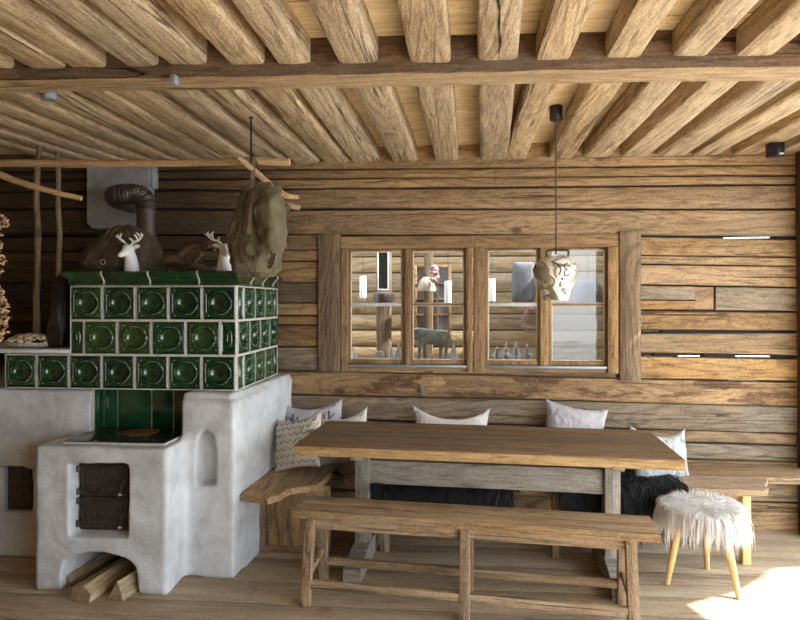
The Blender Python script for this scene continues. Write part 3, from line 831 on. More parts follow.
for a in cuts[1:-1]:
    bm2 = bmesh.new(); cornice_piece(bm2, front_fn, a-.005, a+.005, grow=.002); obj('cornice_joint', bm2, M_grout, stove, ang=50)
sc = [YT, YT+.22, YT+.45, YT+.68, YTB]
for a, b in zip(sc, sc[1:]): cornice_piece(bm, side_fn, a+(.004 if a > YT else 0), b-.004)
for a in sc[1:-1]:
    bm2 = bmesh.new(); cornice_piece(bm2, side_fn, a-.005, a+.005, grow=.002); obj('cornice_joint', bm2, M_grout, stove, ang=50)
obj('cornice', bm, M_green, stove, ang=50)
bm = bmesh.new(); box(bm, (XT0+.0, YT+.0, ZK+.02), (XT1, YTB, ZK+.0775), .003); obj('top_slab', bm, M_green2, stove)
ZTOP = ZK+.078
bm = bmesh.new(); box(bm, (XT00-.7, YT-.012, ZT[1]+.006), (XT0-.004, YTB, ZT[1]+.030), .005); obj('ledge_slab', bm, M_plaster, stove)
# backsplash tiles
bm = bmesh.new()
xs = [-2.098]+[onY(p, 400, 3.485).x for p in (117.5, 151.5)]+[-1.66, -1.522]
for a, b in zip(xs, xs[1:]): box(bm, (a+.003, 3.485, .785), (b-.003, 3.51, 1.03), .003)
box(bm, (-2.11, 3.392, .785), (-2.094, 3.483, 1.03), .003)
box(bm, (-1.53, 3.36, .79), (-1.522, 3.51, 1.03), .003)
obj('backsplash_tile', bm, M_green2, stove)
bm = bmesh.new(); box(bm, (-2.107, 3.49, .78), (-1.524, 3.512, 1.032)); box(bm, (-2.112, 3.389, .78), (-2.098, 3.50, 1.032)); obj('backsplash_grout', bm, M_grout, stove)
# cooktop
bm = bmesh.new(); box(bm, (-2.112, 3.118, .76), (-1.533, 3.505, .786)); obj('cooktop_bed', bm, M_grout, stove)
bm = bmesh.new()
for (x0_, y0_), (x1_, y1_) in (((-2.11, 3.12), (-1.95, 3.30)), ((-2.11, 3.303), (-1.95, 3.5)), ((-1.947, 3.12), (-1.66, 3.175)), ((-1.657, 3.12), (-1.535, 3.30)), ((-1.657, 3.303), (-1.535, 3.5))):
    box(bm, (x0_, y0_, .768), (x1_, y1_, .790), .003)
ct = obj('cooktop_border', bm, M_black, stove)
bm = bmesh.new(); box(bm, (-1.945, 3.18, .768), (-1.66, 3.5, .792), .004); plate = obj('hotplate', bm, M_black, stove)
bm = bmesh.new(); lathe(bm, [(.105, .790), (.105, .794), (.095, .796), (.06, .7962), (.058, .795), (.056, .7962), (.001, .7962)], (-1.80, 3.36, 0), 36); obj('hotplate_ring', bm, M_rust, plate)
# cast-iron double door
yd = 3.135
bm = bmesh.new(); box(bm, (ox0-.012, yd+.004, oz0-.008), (ox1+.006, yd+.03, oz1+.006), .003); fr = obj('door_frame', bm, M_iron, stove)
zm = (oz0+oz1)/2+.0
for za, zb in ((zm+.004, oz1-.012), (oz0+.010, zm-.004)):
    bm = bmesh.new(); xa, xb = ox0+.012, ox1-.010
    box(bm, (xa, yd-.012, za), (xb, yd+.006, zb), .004)
    for (p, q, r_, s_) in ((xa+.012, xb-.012, za+.010, za+.018), (xa+.012, xb-.012, zb-.018, zb-.010), (xa+.012, xa+.020, za+.010, zb-.010), (xb-.044, xb-.036, za+.010, zb-.010)):
        box(bm, (p, yd-.018, r_), (q, yd-.01, s_), .002)
    # cast scrollwork
    for i in range(5):
        for j in range(3):
            cx_, cz_ = xa+.036+i*(xb-xa-.095)/4, za+.035+j*(zb-za-.07)/2
            pts = [V((cx_+.013*math.cos(t)*(1-t/9), yd-.014, cz_+.016*math.sin(t)*(1-t/9))) for t in [k*.7+i+j for k in range(9)]]
            tube(bm, [p+V((0, -.002, 0)) for p in pts], .0042, 5)
    for i in range(3): box(bm, (xa+.055+i*.022, yd-.018, (zb+za)/2-.012), (xa+.066+i*.022, yd-.012, (zb+za)/2+.014), .002)
    d = obj('fire_door', bm, M_iron, stove)
    bm = bmesh.new(); tube(bm, spline([(xb-.018, yd-.012, za+.075), (xb-.020, yd-.035, za+.07), (xb-.026, yd-.036, za+.03), (xb-.030, yd-.03, za+.018)], 4), [.008]*6+[.006]*7, 8)
    ball(bm, (xb-.014, yd-.02, za+.078), .013, 2); obj('latch', bm, M_iron, d)
    bm = bmesh.new(); ball(bm, (xb-.032, yd-.032, za+.017), .011, 2); obj('latch_tip', bm, M_chrome, d)
    for zz in (za+.022, zb-.022):
        bm = bmesh.new(); tube(bm, [(ox0-.006, yd-.012, zz-.017), (ox0-.006, yd-.012, zz+.017)], .012, 10); box(bm, (ox0-.004, yd-.014, zz-.012), (ox0+.03, yd-.008, zz+.012), .002)
        obj('hinge', bm, M_iron, d)
bm = bmesh.new(); box(bm, (lx0+.004, 3.475, lz0+.004), (lx1-.004, 3.5, lz1-.004), .003); box(bm, (lx0+.02, 3.465, lz0+.02), (lx1-.02, 3.476, lz1-.02), .003)
d = obj('soot_door', bm, M_iron, stove)
bm = bmesh.new(); box(bm, (ax0+.01, 3.44, .001), (ax1-.01, 3.47, azt-.02), .003); obj('niche_back', bm, M_soot, stove)

# firewood in the niche -------------------------------------------------
def split_log(x0, y0, x1, y1, w, h, kind, label, tri=False, seed=0):
    bm = bmesh.new(); L = math.hypot(x1-x0, y1-y0)
    sec = [(-w/2, 0), (w/2, 0), (w*.12, h)] if tri else [(-w/2, 0), (w*.42, 0), (w/2, h*.55), (w*.1, h), (-w*.4, h*.85)]
    sec = subdiv_section(sec, .02); rings = []
    for i in range(9):
        t = i/8
        rings.append([V((a+.006*noise.noise(V((t*4, b*20, seed))), -L/2+L*t+.006*noise.noise(V((a*40, b*40, seed+3))), max(0, b+(.006*noise.noise(V((t*4, a*25, seed+9))) if b > .002 else 0)))) for a, b in sec])
    loft(bm, rings, True)
    o = obj('firewood_log', bm, M_fire, local=True, ang=30)
    o.location = ((x0+x1)/2, (y0+y1)/2, .001); o.rotation_euler = (0, 0, -math.atan2(x1-x0, y1-y0))
    return tag(o, label, 'firewood', 'split logs in the wood niche')
a = onZ(62, 590, 0); split_log(a.x-.005, a.y+.03, a.x+.07, a.y+.40, .075, .065, 0, 'thin split log at the left end of the wood niche', seed=1)
a = onZ(77, 605, 0); split_log(a.x, a.y+.03, a.x+.07, a.y+.44, .125, .085, 0, 'broad grey split log lying in the middle of the wood niche', seed=2)
a = onZ(112, 603, 0); split_log(a.x, a.y+.03, a.x+.085, a.y+.36, .10, .10, 0, 'three-cornered split log at the right end of the wood niche', True, seed=3)

# flue --------------------------------------------------------------------
bm = bmesh.new()
px0, px1 = PX(87, YW-.1), PX(148, YW-.1); pz0, pz1 = PZ(120, 228, YW-.1), 2.545
rings = []
sec = [(px0+.04, pz0), (px1-.01, pz0), (px1, pz0+.01), (px1, pz1), (px0, pz1), (px0, pz0+.04)]
loft(bm, [[V((x, y, z)) for x, z in sec] for y in (YW-.005, YW-.09, YW-.1)], True)
box(bm, (px1+.001, YW-.085, PZ(150, 190, YW)), (px1+.03, YW-.005, pz1), .004)
fp = obj('flue_plate', bm, M_zinc); tag(fp, 'grey sheet-metal plate on the log wall behind the stovepipe', 'metal plate')
xp = onY(146.5, 240, 3.82).x; yp = 3.82; zp = PZ(145, 205, 3.82); xe = onY(113, 192, 3.86).x
root = thing('stovepipe', 'brown ribbed stovepipe bending from the stove top into the metal plate', 'stovepipe', (xp, yp, ZTOP))
bm = bmesh.new(); tube(bm, [(xp, yp, ZTOP+.002), (xp, yp, zp)], .062, 28); obj('pipe', bm, M_pipe, root)
bm = bmesh.new(); lathe(bm, [(.075, 0), (.075, .012), (.063, .02)], (xp, yp, ZTOP+.001), 28); obj('collar', bm, M_pipe, root)
bm = bmesh.new()
path = spline([(xp, yp, zp-.03), (xp, yp, zp), (xp-.02, yp, zp+.045), (xp-.075, yp+.005, zp+.072), (xp-.17, yp+.01, zp+.073), (xp-.25, yp+.06, zp+.070), (xp-.275, yp+.18, zp+.068), (xp-.275, YW-.101, zp+.068)], 14)
tube(bm, path, [.064+.006*math.sin(i*1.9) for i in range(len(path))], 28); obj('ribbed_elbow', bm, M_pipe, root, ang=80)
# ------------------------------------------------------------------ rucksacks
def sack(bm, c, rings, n=48, fold=.02, seed=0, mat=0, sub=5):
    """rings: (z, cx, cy, rx, ry) along the height, smoothly interpolated, with cloth folds"""
    P = spline([V((r[0], r[1], r[2])) for r in rings], sub); R = spline([V((r[3], r[4], 0)) for r in rings], sub)
    out = []
    for i, (p, r) in enumerate(zip(P, R)):
        ring = []
        for k in range(n):
            a = 2*PI*k/n; ca, sa = math.cos(a), math.sin(a)
            q = V((ca*1.5, sa*1.5, p.x*7))
            f = noise.noise(q+V((seed, 0, 0)))*1.0+.6*(1-abs(noise.noise(q*1.9+V((0, seed, 0))))*2)+.3*noise.noise(q*4+V((seed, seed, 1)))
            w = 1+fold*f/max(r.x, .03)+fold*2.2*noise.noise(q*.8+V((seed*2, 3, seed)))+fold*2.6*max(0, .35-abs(noise.noise(V((ca*2.2+p.x*5, sa*2.2, p.x*6-ca*3+seed)))*2.2))
            pw = .8
            x = math.copysign(abs(ca)**pw, ca); y = math.copysign(abs(sa)**pw, sa)
            ring.append(V(c)+V((p.y+x*r.x*w, p.z+y*r.y*w, p.x+.25*fold*noise.noise(q*1.3))))
        out.append(ring)
    loft(bm, out, True, mat)
def sheet(bm, pts, th=.006, mat=0):
    """pts: grid of points -> thin cloth with thickness"""
    G = [[bm.verts.new(p) for p in r] for r in pts]; fs = []
    for a, b in zip(G, G[1:]):
        for i in range(len(a)-1): fs.append(bm.faces.new((a[i], a[i+1], b[i+1], b[i])))
    bmesh.ops.recalc_face_normals(bm, faces=fs)
    r = bmesh.ops.solidify(bm, geom=fs, thickness=th)
    for f in bm.faces: f.material_index = mat
def ribbon(bm, pts, w, th=.004, side=(1, 0, 0), mat=0, k=6):
    s = spline(pts, k); rings = []
    for i, p in enumerate(s):
        t = (s[min(i+1, len(s)-1)]-s[max(i-1, 0)]).normalized(); sd = V(side)-t*V(side).dot(t); sd.normalize(); u = sd.cross(t)
        rings.append([p+sd*(w/2)+u*(th/2), p-sd*(w/2)+u*(th/2), p-sd*(w/2)-u*(th/2), p+sd*(w/2)-u*(th/2)])
    loft(bm, rings, True, mat)
# hanging one: measured against the picture at its own distance
YB = 3.17
def B(px, py, dy=0.0): 
    return onY(px, py, YB+dy)
bc = B(262, 278); sB = 600/(YB*.975)
hang = thing('rucksack', 'worn khaki rucksack hanging by its strap from the pole above the stove corner', 'rucksack', (bc.x, YB, bc.z), group=None)
rows = [(278, 244, 268, .05), (270, 238, 274, .075), (258, 233, 277, .095), (246, 232, 280, .10), (234, 234, 283, .095), (222, 237, 282, .09), (210, 241, 279, .08), (200, 245, 281, .07), (193, 250, 280, .055), (188, 257, 275, .035), (186, 262, 270, .012)]
bm = bmesh.new()
sack(bm, (0, 0, 0), [(B(0, y).z, (B(a, y).x+B(b, y).x)/2, YB+.01*math.sin(i), (B(b, y).x-B(a, y).x)/2, d) for i, (y, a, b, d) in enumerate(rows)], 120, .034, 3, sub=9)
obj('sack', bm, M_canvas, hang, ang=75)
bm = bmesh.new()      # top flap, folded over to the right
gl = [[B(254, 203, -.11), B(260, 193, -.10), B(268, 187, -.08), B(278, 188, -.03), B(282, 195, .03)],
      [B(255, 215, -.135), B(262, 206, -.15), B(270, 199, -.145), B(279, 196, -.08), B(285, 203, .02)],
      [B(257, 228, -.14), B(264, 221, -.17), B(272, 214, -.165), B(281, 212, -.10), B(286, 216, .0)],
      [B(259, 238, -.145), B(267, 237, -.178), B(275, 232, -.17), B(283, 228, -.10), B(286.5, 230, -.01)],
      [B(263, 245, -.15), B(270, 251, -.175), B(277, 250, -.165), B(283, 243, -.10), B(285, 238, -.02)]]
def smoothgrid(g, k=4):
    rows_ = [spline(r, k) for r in g]; cols = [spline([r[i] for r in rows_], k) for i in range(len(rows_[0]))]
    return [[c[j]+V((0, .022*noise.noise(c[j]*17)+.01*noise.noise(c[j]*40), 0)) for c in cols] for j in range(len(cols[0]))]
sheet(bm, smoothgrid(gl), .006); obj('flap', bm, M_canvas, hang, ang=75)
bm = bmesh.new()      # front pocket
sack(bm, (0, 0, 0), [(B(0, y).z, (B(a, y).x+B(b, y).x)/2, YB-.105, (B(b, y).x-B(a, y).x)/2, d) for (y, a, b, d) in ((274, 246, 264, .008), (270, 242, 268, .018), (258, 241, 270, .022), (248, 242, 271, .02), (243, 244, 270, .014), (241, 246, 268, .004))], 60, .012, 8)
pk = obj('pocket', bm, M_canvas, hang, ang=75)
bm = bmesh.new(); sheet(bm, smoothgrid([[B(244, 241, -.118), B(256, 240, -.125), B(271, 242, -.118)], [B(246, 250, -.14), B(257, 251, -.148), B(268, 250, -.14)], [B(251, 257, -.14), B(256, 262, -.146), B(262, 257, -.142)]]), .006); obj('pocket_flap', bm, M_canvas, pk, ang=75)
bm = bmesh.new(); ball(bm, B(254.5, 258, -.158), .013, 2, (1, .5, 1)); obj('pocket_buckle', bm, M_leather, pk)
bm = bmesh.new(); ribbon(bm, [B(254, 157, -.03), B(253.5, 166, -.05), B(252.5, 180, -.07), B(251, 200, -.11), B(250, 218, -.135), B(249, 234, -.14)], .022); obj('strap', bm, M_strap, hang)
bm = bmesh.new(); ribbon(bm, [B(254, 157, -.02), B(258, 170, -.03), B(260, 186, .0), B(258, 192, -.02)], .014); obj('strap', bm, M_leather, hang)
bm = bmesh.new(); ribbon(bm, [B(253, 188, -.10), B(249, 200, -.13), B(246.5, 215, -.15), B(246, 226, -.155), B(243, 238, -.15), B(241, 256, -.14), B(244, 268, -.11)], .018); obj('shoulder_strap', bm, M_leather, hang)
bm = bmesh.new()
for (px, py, r_) in ((243.5, 243.5, .008), (241, 245, .008), (244.5, 246, .007)): tube(bm, [B(px+3*math.cos(t), py+2.5*math.sin(t), -.105) for t in [k*.8 for k in range(9)]], .0025, 6)
obj('metal_ring', bm, M_chrome, hang)
bm = bmesh.new(); ribbon(bm, [B(270, 249, -.165), B(272, 256, -.15), B(270, 264, -.11)], .016); ribbon(bm, [B(274, 253, -.14), B(272, 262, -.12), B(269, 268, -.09)], .02); obj('leather_tab', bm, M_leather, hang)
bm = bmesh.new(); ball(bm, B(285, 208, .03), .030, 3, (1, .7, .8), .5, 4); obj('side_pouch', bm, M_canvasd, hang)
# lying one on the stove
lb = onY(122, 272, 3.60)
lie = thing('rucksack', 'brown canvas rucksack slumped on the stove top behind the left white stag bust', 'rucksack', (lb.x, 3.60, ZTOP))
def Lp(px, py, dy=0): return onY(px, py, 3.60+dy)
zl_ = lambda py: Lp(0, py).z
bm = bmesh.new()
sack(bm, (0, 0, 0), [(ZTOP+.001, lb.x-.002, 3.60, .225, .105), (ZTOP+.03, lb.x-.002, 3.60, .235, .115), (zl_(258), Lp(123, 0).x, 3.6, .225, .11), (zl_(247), Lp(124, 0).x, 3.6, .195, .10), (zl_(238), Lp(126, 0).x, 3.6, .14, .08), (zl_(231), Lp(127, 0).x, 3.6, .075, .055), (zl_(227), Lp(126, 0).x, 3.6, .02, .02)], 120, .042, 11, sub=9)
obj('sack', bm, M_canvasd, lie, ang=75)
bm = bmesh.new()
gl = [[Lp(100, 247, -.06), Lp(110, 240, -.075), Lp(122, 236, -.075), Lp(134, 240, -.07)],
      [Lp(93, 256, -.09), Lp(104, 250, -.118), Lp(118, 247, -.12), Lp(132, 250, -.105)],
      [Lp(92, 262, -.10), Lp(104, 259, -.132), Lp(116, 256, -.134), Lp(128, 258, -.115)]]
sheet(bm, smoothgrid(gl), .006); obj('flap', bm, M_canvasd, lie, ang=75)
bm = bmesh.new(); ribbon(bm, [Lp(104, 250, -.128), Lp(103, 258, -.142), Lp(103, 266, -.135)], .018); obj('strap', bm, M_leather, lie)
bm = bmesh.new(); tube(bm, [Lp(103+2.6*math.cos(t), 262+2.6*math.sin(t), -.146) for t in [k*.8 for k in range(9)]], .003, 6); obj('buckle', bm, M_chrome, lie)
bm = bmesh.new(); sack(bm, (0, 0, 0), [(ZTOP+.004, Lp(143, 0).x, 3.51, .07, .03), (ZTOP+.04, Lp(143, 0).x, 3.50, .075, .04), (zl_(254), Lp(143, 0).x, 3.52, .06, .03), (zl_(248), Lp(143, 0).x, 3.54, .02, .012)], 40, .01, 5); obj('side_pocket', bm, M_canvasd, lie, ang=75)

# ------------------------------------------------------------------ stag busts
def stag(loc, rz, label, s=1.2, tilt=0.0):
    root = thing('stag_bust', label, 'stag bust', loc, rz, 'white stag busts on the stove')
    bm = bmesh.new()
    tube(bm, [V(p)*s for p in ((.006, 0, .0), (.006, 0, .008), (.004, 0, .03), (.0, 0, .06), (-.006, 0, .085), (-.012, 0, .104))], [x*s for x in (.036, .037, .034, .030, .027, .023)], 20)
    ball(bm, V((-.014, 0, .108))*s, .031*s, 3, (1.05, .86, .95))
    tube(bm, [V(p)*s for p in ((-.012, 0, .106), (-.032, 0, .096), (-.050, 0, .086), (-.062, 0, .080))], [x*s for x in (.025, .021, .016, .0135)], 16)
    ball(bm, V((-.062, 0, .080))*s, .0125*s, 2)
    for sd in (-1, 1):
        tube(bm, [V(p)*s for p in ((-.008, sd*.018, .118), (-.002, sd*.036, .126), (.002, sd*.050, .128), (.003, sd*.058, .126))], [x*s for x in (.007, .012, .009, .002)], 10, flat=.6)
        ball(bm, V((-.030, sd*.0165, .111))*s, .0045*s, 2)
    o = obj('bust', bm, M_porc, root, local=True)
    remesh(o, .0032*s, 3, .5)
    if not o.data.materials: o.data.materials.append(M_porc)
    for sd in (-1, 1):
        bm = bmesh.new()
        main = [V((-.012, sd*.012, .128)), V((-.010, sd*.030, .146)), V((-.006, sd*.056, .154)), V((-.006, sd*.076, .170)), V((-.010, sd*.080, .190))]
        tube(bm, [p*s for p in spline(main, 5)], [x*s for x in lerp_list([.006, .0058, .0055, .005, .003], 21)], 9)
        for a, b in ((.25, (-.03, .002, .018)), (.5, (-.028, .006, .026)), (.68, (-.004, .026, .018)), (.72, (-.008, -.022, .026))):
            i = int(a*20); p = spline(main, 5)[i]
            q = p+V((b[0], sd*b[1], b[2]))
            tube(bm, [p*s, (p*.5+q*.5+V((0, 0, .003)))*s, q*s], [.005*s, .0042*s, .0022*s], 8)
        obj('antler', bm, M_porc, root, local=True)
    return root
p = onY(131, 272, 3.425); stag((p.x, 3.425, ZTOP), math.radians(70), 'white porcelain stag bust in front of the slumped brown rucksack, looking left')
p = onY(224, 272, 3.425); stag((p.x+.002, 3.425, ZTOP), math.radians(122), 'white porcelain stag bust beside the hanging rucksack, antlers over the twisted driftwood')

# driftwood roots between the stags
root_p = onY(190, 272, 3.6)
bm = bmesh.new()
def D(px, py, dy=0): p = onY(px, py, 3.60); p.y += dy; return p
stick(bm, [D(160, 266), D(170, 262, -.02), D(182, 264), D(196, 268, -.01), D(205, 269)], [.022, .030, .026, .02, .012], seed=1)
stick(bm, [D(176, 262), D(182, 252, .04), D(192, 247, .05), D(204, 248, .04), D(214, 252, .02)], [.022, .026, .024, .02, .012], seed=2)
stick(bm, [D(190, 262, -.02), D(190, 257, -.04), D(195, 255, -.05), D(202, 254, -.05), D(206, 256, -.04)], [.012, .014, .012, .01, .006], seed=3)
stick(bm, [D(186, 271.5, -.04), D(196, 268, -.06), D(202, 262, -.07), D(207, 256, -.07)], [.010, .012, .012, .014], seed=4)
stick(bm, [D(203, 264, -.05), D(208, 261, -.06), D(214, 259, -.06), D(220, 256, -.05)], [.010, .009, .008, .006], seed=5)
stick(bm, [D(168, 270, .02), D(184, 272, .03), D(200, 271, .02), D(214, 270, .02)], [.02, .022, .02, .012], seed=6)
stick(bm, [D(207, 250, .0), D(210, 245, -.02), D(216, 243, -.02)], [.009, .008, .005], seed=7)
dz = min(v.co.z for v in bm.verts)
for v in bm.verts: v.co.z += ZTOP-dz+.001
tag(obj('driftwood_root', bm, M_drift), 'twisted brown driftwood root lying on the stove top between the stags', 'driftwood')

# ------------------------------------------------------------------ poles and hook
YP = 3.19
def Q(px, py, Y): return onY(px, py, Y)
bm = bmesh.new(); stick(bm, [V((XL+.01, YP, 2.31)), Q(-60, 162, YP+.0), Q(0, 163, YP), Q(70, 163.5, YP), Q(150, 163.5, YP), Q(220, 162, YP), Q(290, 161, YP)], [.019, .020, .021, .021, .02, .021], 10, seed=1, amp=.2)
tag(obj('branch_pole', bm, M_stick), 'long pale peeled pole hanging level above the stove', 'pole')
bm = bmesh.new(); stick(bm, [V((XL+.01, 3.12, 2.44)), Q(-40, 158, 3.12), Q(0, 175, 3.11), Q(40, 188, 3.11), Q(82, 199, 3.12)], [.02, .02, .018, .014], 10, seed=2, amp=.2)
tag(obj('branch_pole', bm, M_stick), 'slanting pale pole at the left edge, crossing both upright poles', 'pole')
bm = bmesh.new(); stick(bm, [Q(239, 158, 3.12), Q(258, 174, 3.13), Q(276, 189, 3.15), Q(287, 196, 3.17), Q(298, 197, 3.2)], [.014, .017, .017, .016, .012], 10, seed=3, amp=.2)
tag(obj('branch_pole', bm, M_stick), 'short pale branch slanting behind the strap of the hanging rucksack', 'branch')
bm = bmesh.new(); stick(bm, [Q(278, 203, 3.24), Q(290, 206, 3.24), Q(300, 208, 3.24)], [.014, .015, .013], 10, seed=4, amp=.2)
tag(obj('branch_pole', bm, M_stick), 'stub of a branch sticking out right of the hanging rucksack', 'branch')
zb_ = ZT[1]+.031
for k, (pts, r, lab) in enumerate(((((37.5, 336), (37, 290), (38, 240), (37, 200), (38.5, 146)), .019, 'rough upright pole nearer the left edge, standing on the stove ledge'),
                              (((57, 335), (58, 290), (59.5, 240), (58, 200), (58, 153)), .016, 'rough upright pole nearer the metal plate, standing on the stove ledge'))):
    bm = bmesh.new(); P_ = [Q(a, b, 3.56+.0) for a, b in pts]; P_[0].z = zb_+.002
    stick(bm, P_, [r*1.15, r, r, r*.9, r*.85], 10, seed=10+k, amp=.3)
    tag(obj('branch_pole', bm, M_stickd), lab, 'pole')
root = thing('ceiling_hook', 'thin iron rod hanging from a joist to carry the pole and rucksack', 'hook', (Q(253, 160, YP).x, YP, Q(253, 160, YP).z))
hx = Q(253, 160, YP).x; hz = Q(253, 160, YP).z
bm = bmesh.new(); tube(bm, [(hx, YP-.03, hz+.03), (hx, YP-.03, ZJ+.02)], .006, 10); obj('rod', bm, M_bk, root)
bm = bmesh.new(); tube(bm, [(hx, YP+.033*math.cos(t)*1, hz+.033*math.sin(t)) for t in [PI+k*PI/9-PI/2 -PI/2 for k in range(0, 13)]], .005, 8); obj('hook', bm, M_bk, root)
bm = bmesh.new(); tube(bm, [(hx-.012, YP-.03, ZJ-.003), (hx+.012, YP-.03, ZJ-.003)], .006, 8); obj('crossbar', bm, M_bk, root)

# ------------------------------------------------------------------ ledge: dried blossoms, bowl, leather bag
bx = Q(27, 345, 3.47)
bowl = thing('pod_tray', 'shallow tray heaped with dried seed pods on the stove ledge', 'tray', (bx.x, 3.50, zb_))
sx = .155
bm = bmesh.new(); lathe(bm, [(.11, 0), (.15, .008), (.158, .03), (.152, .032), (.143, .012), (.01, .010)], (bx.x, 3.50, zb_+.001), 32, fn=lambda p, a, r, z: V((p.x, 3.50+(p.y-3.50)*.62, p.z)))
obj('dish', bm, M_basket, bowl)
bm = bmesh.new(); random.seed(5)
for k in range(190):
    a = random.random()*2*PI; r = math.sqrt(random.random())*.145; z = zb_+.026+.045*(1-(r/.15)**2)+random.random()*.012
    ball(bm, (bx.x+r*math.cos(a), 3.50+.60*r*math.sin(a), z), random.uniform(.009, .015), 1, (1, 1, .8))
o = obj('seed_pods', bm, M_pebble, bowl); o['kind'] = 'stuff'
# leather bag in the dark corner
lbx = Q(60, 345, 3.52)
lbag = thing('leather_bag', 'dark leather bag standing on the ledge against the tiled stove', 'bag', (lbx.x, 3.52, zb_))
def Bz(py): return Q(60, py, 3.52).z
bm = bmesh.new(); X_ = lambda p: Q(p, 0, 3.52).x
sack(bm, (0, 0, 0), [(zb_+.002, X_(59.5), 3.52, .055, .05), (zb_+.03, X_(59.5), 3.52, .062, .06), (Bz(325), X_(59.5), 3.53, .062, .055), (Bz(308), X_(60.5), 3.53, .055, .05), (Bz(292), X_(60), 3.54, .048, .04), (Bz(280), X_(60), 3.54, .03, .025), (Bz(274), X_(60), 3.54, .008, .008)], 40, .012, 21)
obj('sack', bm, M_leatherd, lbag, ang=75)
bm = bmesh.new(); ribbon(bm, [(X_(54), 3.455, Bz(330)), (X_(60), 3.445, Bz(322)), (X_(67), 3.455, Bz(328))], .012, side=(0, 0, 1)); obj('strap', bm, M_leather, lbag)
# dried blossoms hanging in from the left edge
fl = thing('dried_bouquet', 'dried brown blossom bunch hanging at the left edge above the ledge', 'dried flowers', (Q(-12, 280, 3.0).x, 3.0, Q(-12, 345, 3.0).z))
bm = bmesh.new(); bm2 = bmesh.new(); random.seed(12)
for (px, py, r_) in ((-1, 220, .035), (4, 224, .022), (-4, 232, .03), (-3, 245, .025), (1, 260, .022), (-4, 272, .03), (-2, 290, .03), (1, 304, .034), (3, 316, .036), (0, 328, .04), (-6, 336, .04), (-8, 310, .05), (-10, 250, .05), (-12, 225, .05)):
    c = Q(px, py, 3.0)
    tube(bm2, spline([c, c+V((-.06, .02, .04)), c+V((-.16, .03, .22))], 4), .003, 5)
    for k in range(int(40*r_/.03)):
        d = V((random.gauss(0, 1), random.gauss(0, 1), random.gauss(0, 1))).normalized(); q = c+d*r_*random.uniform(.5, 1)
        t = d.orthogonal().normalized(); b = d.cross(t); s_ = random.uniform(.006, .011)
        vs = [q, q+t*s_+d*s_*.4, q+d*s_*1.5+b*.002, q-t*s_+d*s_*.4, q+b*s_*.5]
        vv = [bm.verts.new(x) for x in vs]
        for f in ((0, 1, 4), (1, 2, 4), (2, 3, 4), (3, 0, 4), (0, 3, 2, 1)): bm.faces.new([vv[i] for i in f])
o = obj('blossom', bm, M_straw, fl); o['kind'] = 'stuff'; obj('stem', bm2, M_stickd, fl)

# ------------------------------------------------------------------ lamps and ceiling fittings
YL = 3.46
cx_ = Q(556, 200, YL).x
lamp = thing('pendant_lamp', 'hanging lamp made from a camouflage-painted milk can on a thin cord', 'lamp', (cx_, YL, Q(556, 300, YL).z))
zt_ = ZC-.002
bm = bmesh.new(); lathe(bm, [(.001, zt_), (.036, zt_), (.036, zt_-.074), (.034, zt_-.077), (.001, zt_-.077)], (cx_, YL, 0), 28); obj('ceiling_canopy', bm, M_bk, lamp)
zt2 = Q(556, 252, YL).z; zb2 = Q(556, 300, YL).z; Hh = zt2-zb2
bm = bmesh.new(); tube(bm, [(cx_, YL, zt_-.07), (cx_, YL, zt2-.03)], .0046, 8); obj('cord', bm, M_wire, lamp)
R0 = .114
prof = [(.064, .0), (.068, .002), (.078, .04), (.098, .09), (.114, .14), (.119, .165), (.115, .19), (.100, .215), (.070, .236), (.060, .242), (.060, .250), (.001, .252)]
kz = Hh*.93/.25
def can_r(z):
    z /= kz
    for (r0, z0), (r1, z1) in zip(prof, prof[1:]):
        if z0 <= z <= z1 and z1 > z0: return r0+(r1-r0)*(z-z0)/(z1-z0)
    return .1
body_p = [(q.x, q.z) for q in spline([V((r, 0, z*kz)) for r, z in prof[:-1]], 3)]
bm = bmesh.new(); lathe(bm, [(r-.004, z) for r, z in body_p[::-1]]+body_p+[(.001, prof[-1][1]*kz)], (cx_, YL, zb2), 48, cap=False)
sh = obj('can_shade', bm, M_camo, lamp)
bm = bmesh.new(); hz_ = zb2+.243*kz
tube(bm, spline([(cx_-.058, YL-.045, hz_), (cx_-.060, YL-.045, hz_+.025), (cx_-.045, YL-.045, hz_+.032), (cx_, YL-.045, hz_+.033), (cx_+.045, YL-.045, hz_+.032), (cx_+.060, YL-.045, hz_+.025), (cx_+.058, YL-.045, hz_)], 5), .006, 8)
obj('handle', bm, M_bk, lamp)
bm = bmesh.new(); tube(bm, [(cx_-.112, YL-.01, zb2+.20*kz), (cx_-.128, YL-.02, zb2+.17*kz), (cx_-.122, YL-.02, zb2+.135*kz), (cx_-.106, YL-.01, zb2+.125*kz)], .005, 8); obj('side_handle', bm, M_iron, lamp)
bm = bmesh.new()      # the brushed mark on the shade
def onshade(px, py):
    x = Q(px, py, YL-.11).x-cx_; z = Q(px, py, YL-.11).z-zb2; r = can_r(z)+.002; x = max(-r*.98, min(r*.98, x))
    return V((cx_+x, YL-math.sqrt(r*r-x*x), zb2+z))
for pts in (((552.5, 264), (556, 263), (559.5, 267), (560.5, 271), (558.5, 275)), ((568, 262.5), (565, 265), (564.6, 268), (567.5, 269.2)), ((567.5, 269.2), (564.5, 271.5), (565, 275.5), (568.5, 275.3), (570, 273.5))):
    s_ = [onshade(*q) for q in [((a.x), (a.z)) for a in spline([V((x, 0, y)) for x, y in pts], 5)]]
    tube(bm, s_, .0032, 8)
ball(bm, onshade(562.6, 279), .0062, 2)
obj('painted_mark', bm, M_bk, lamp)
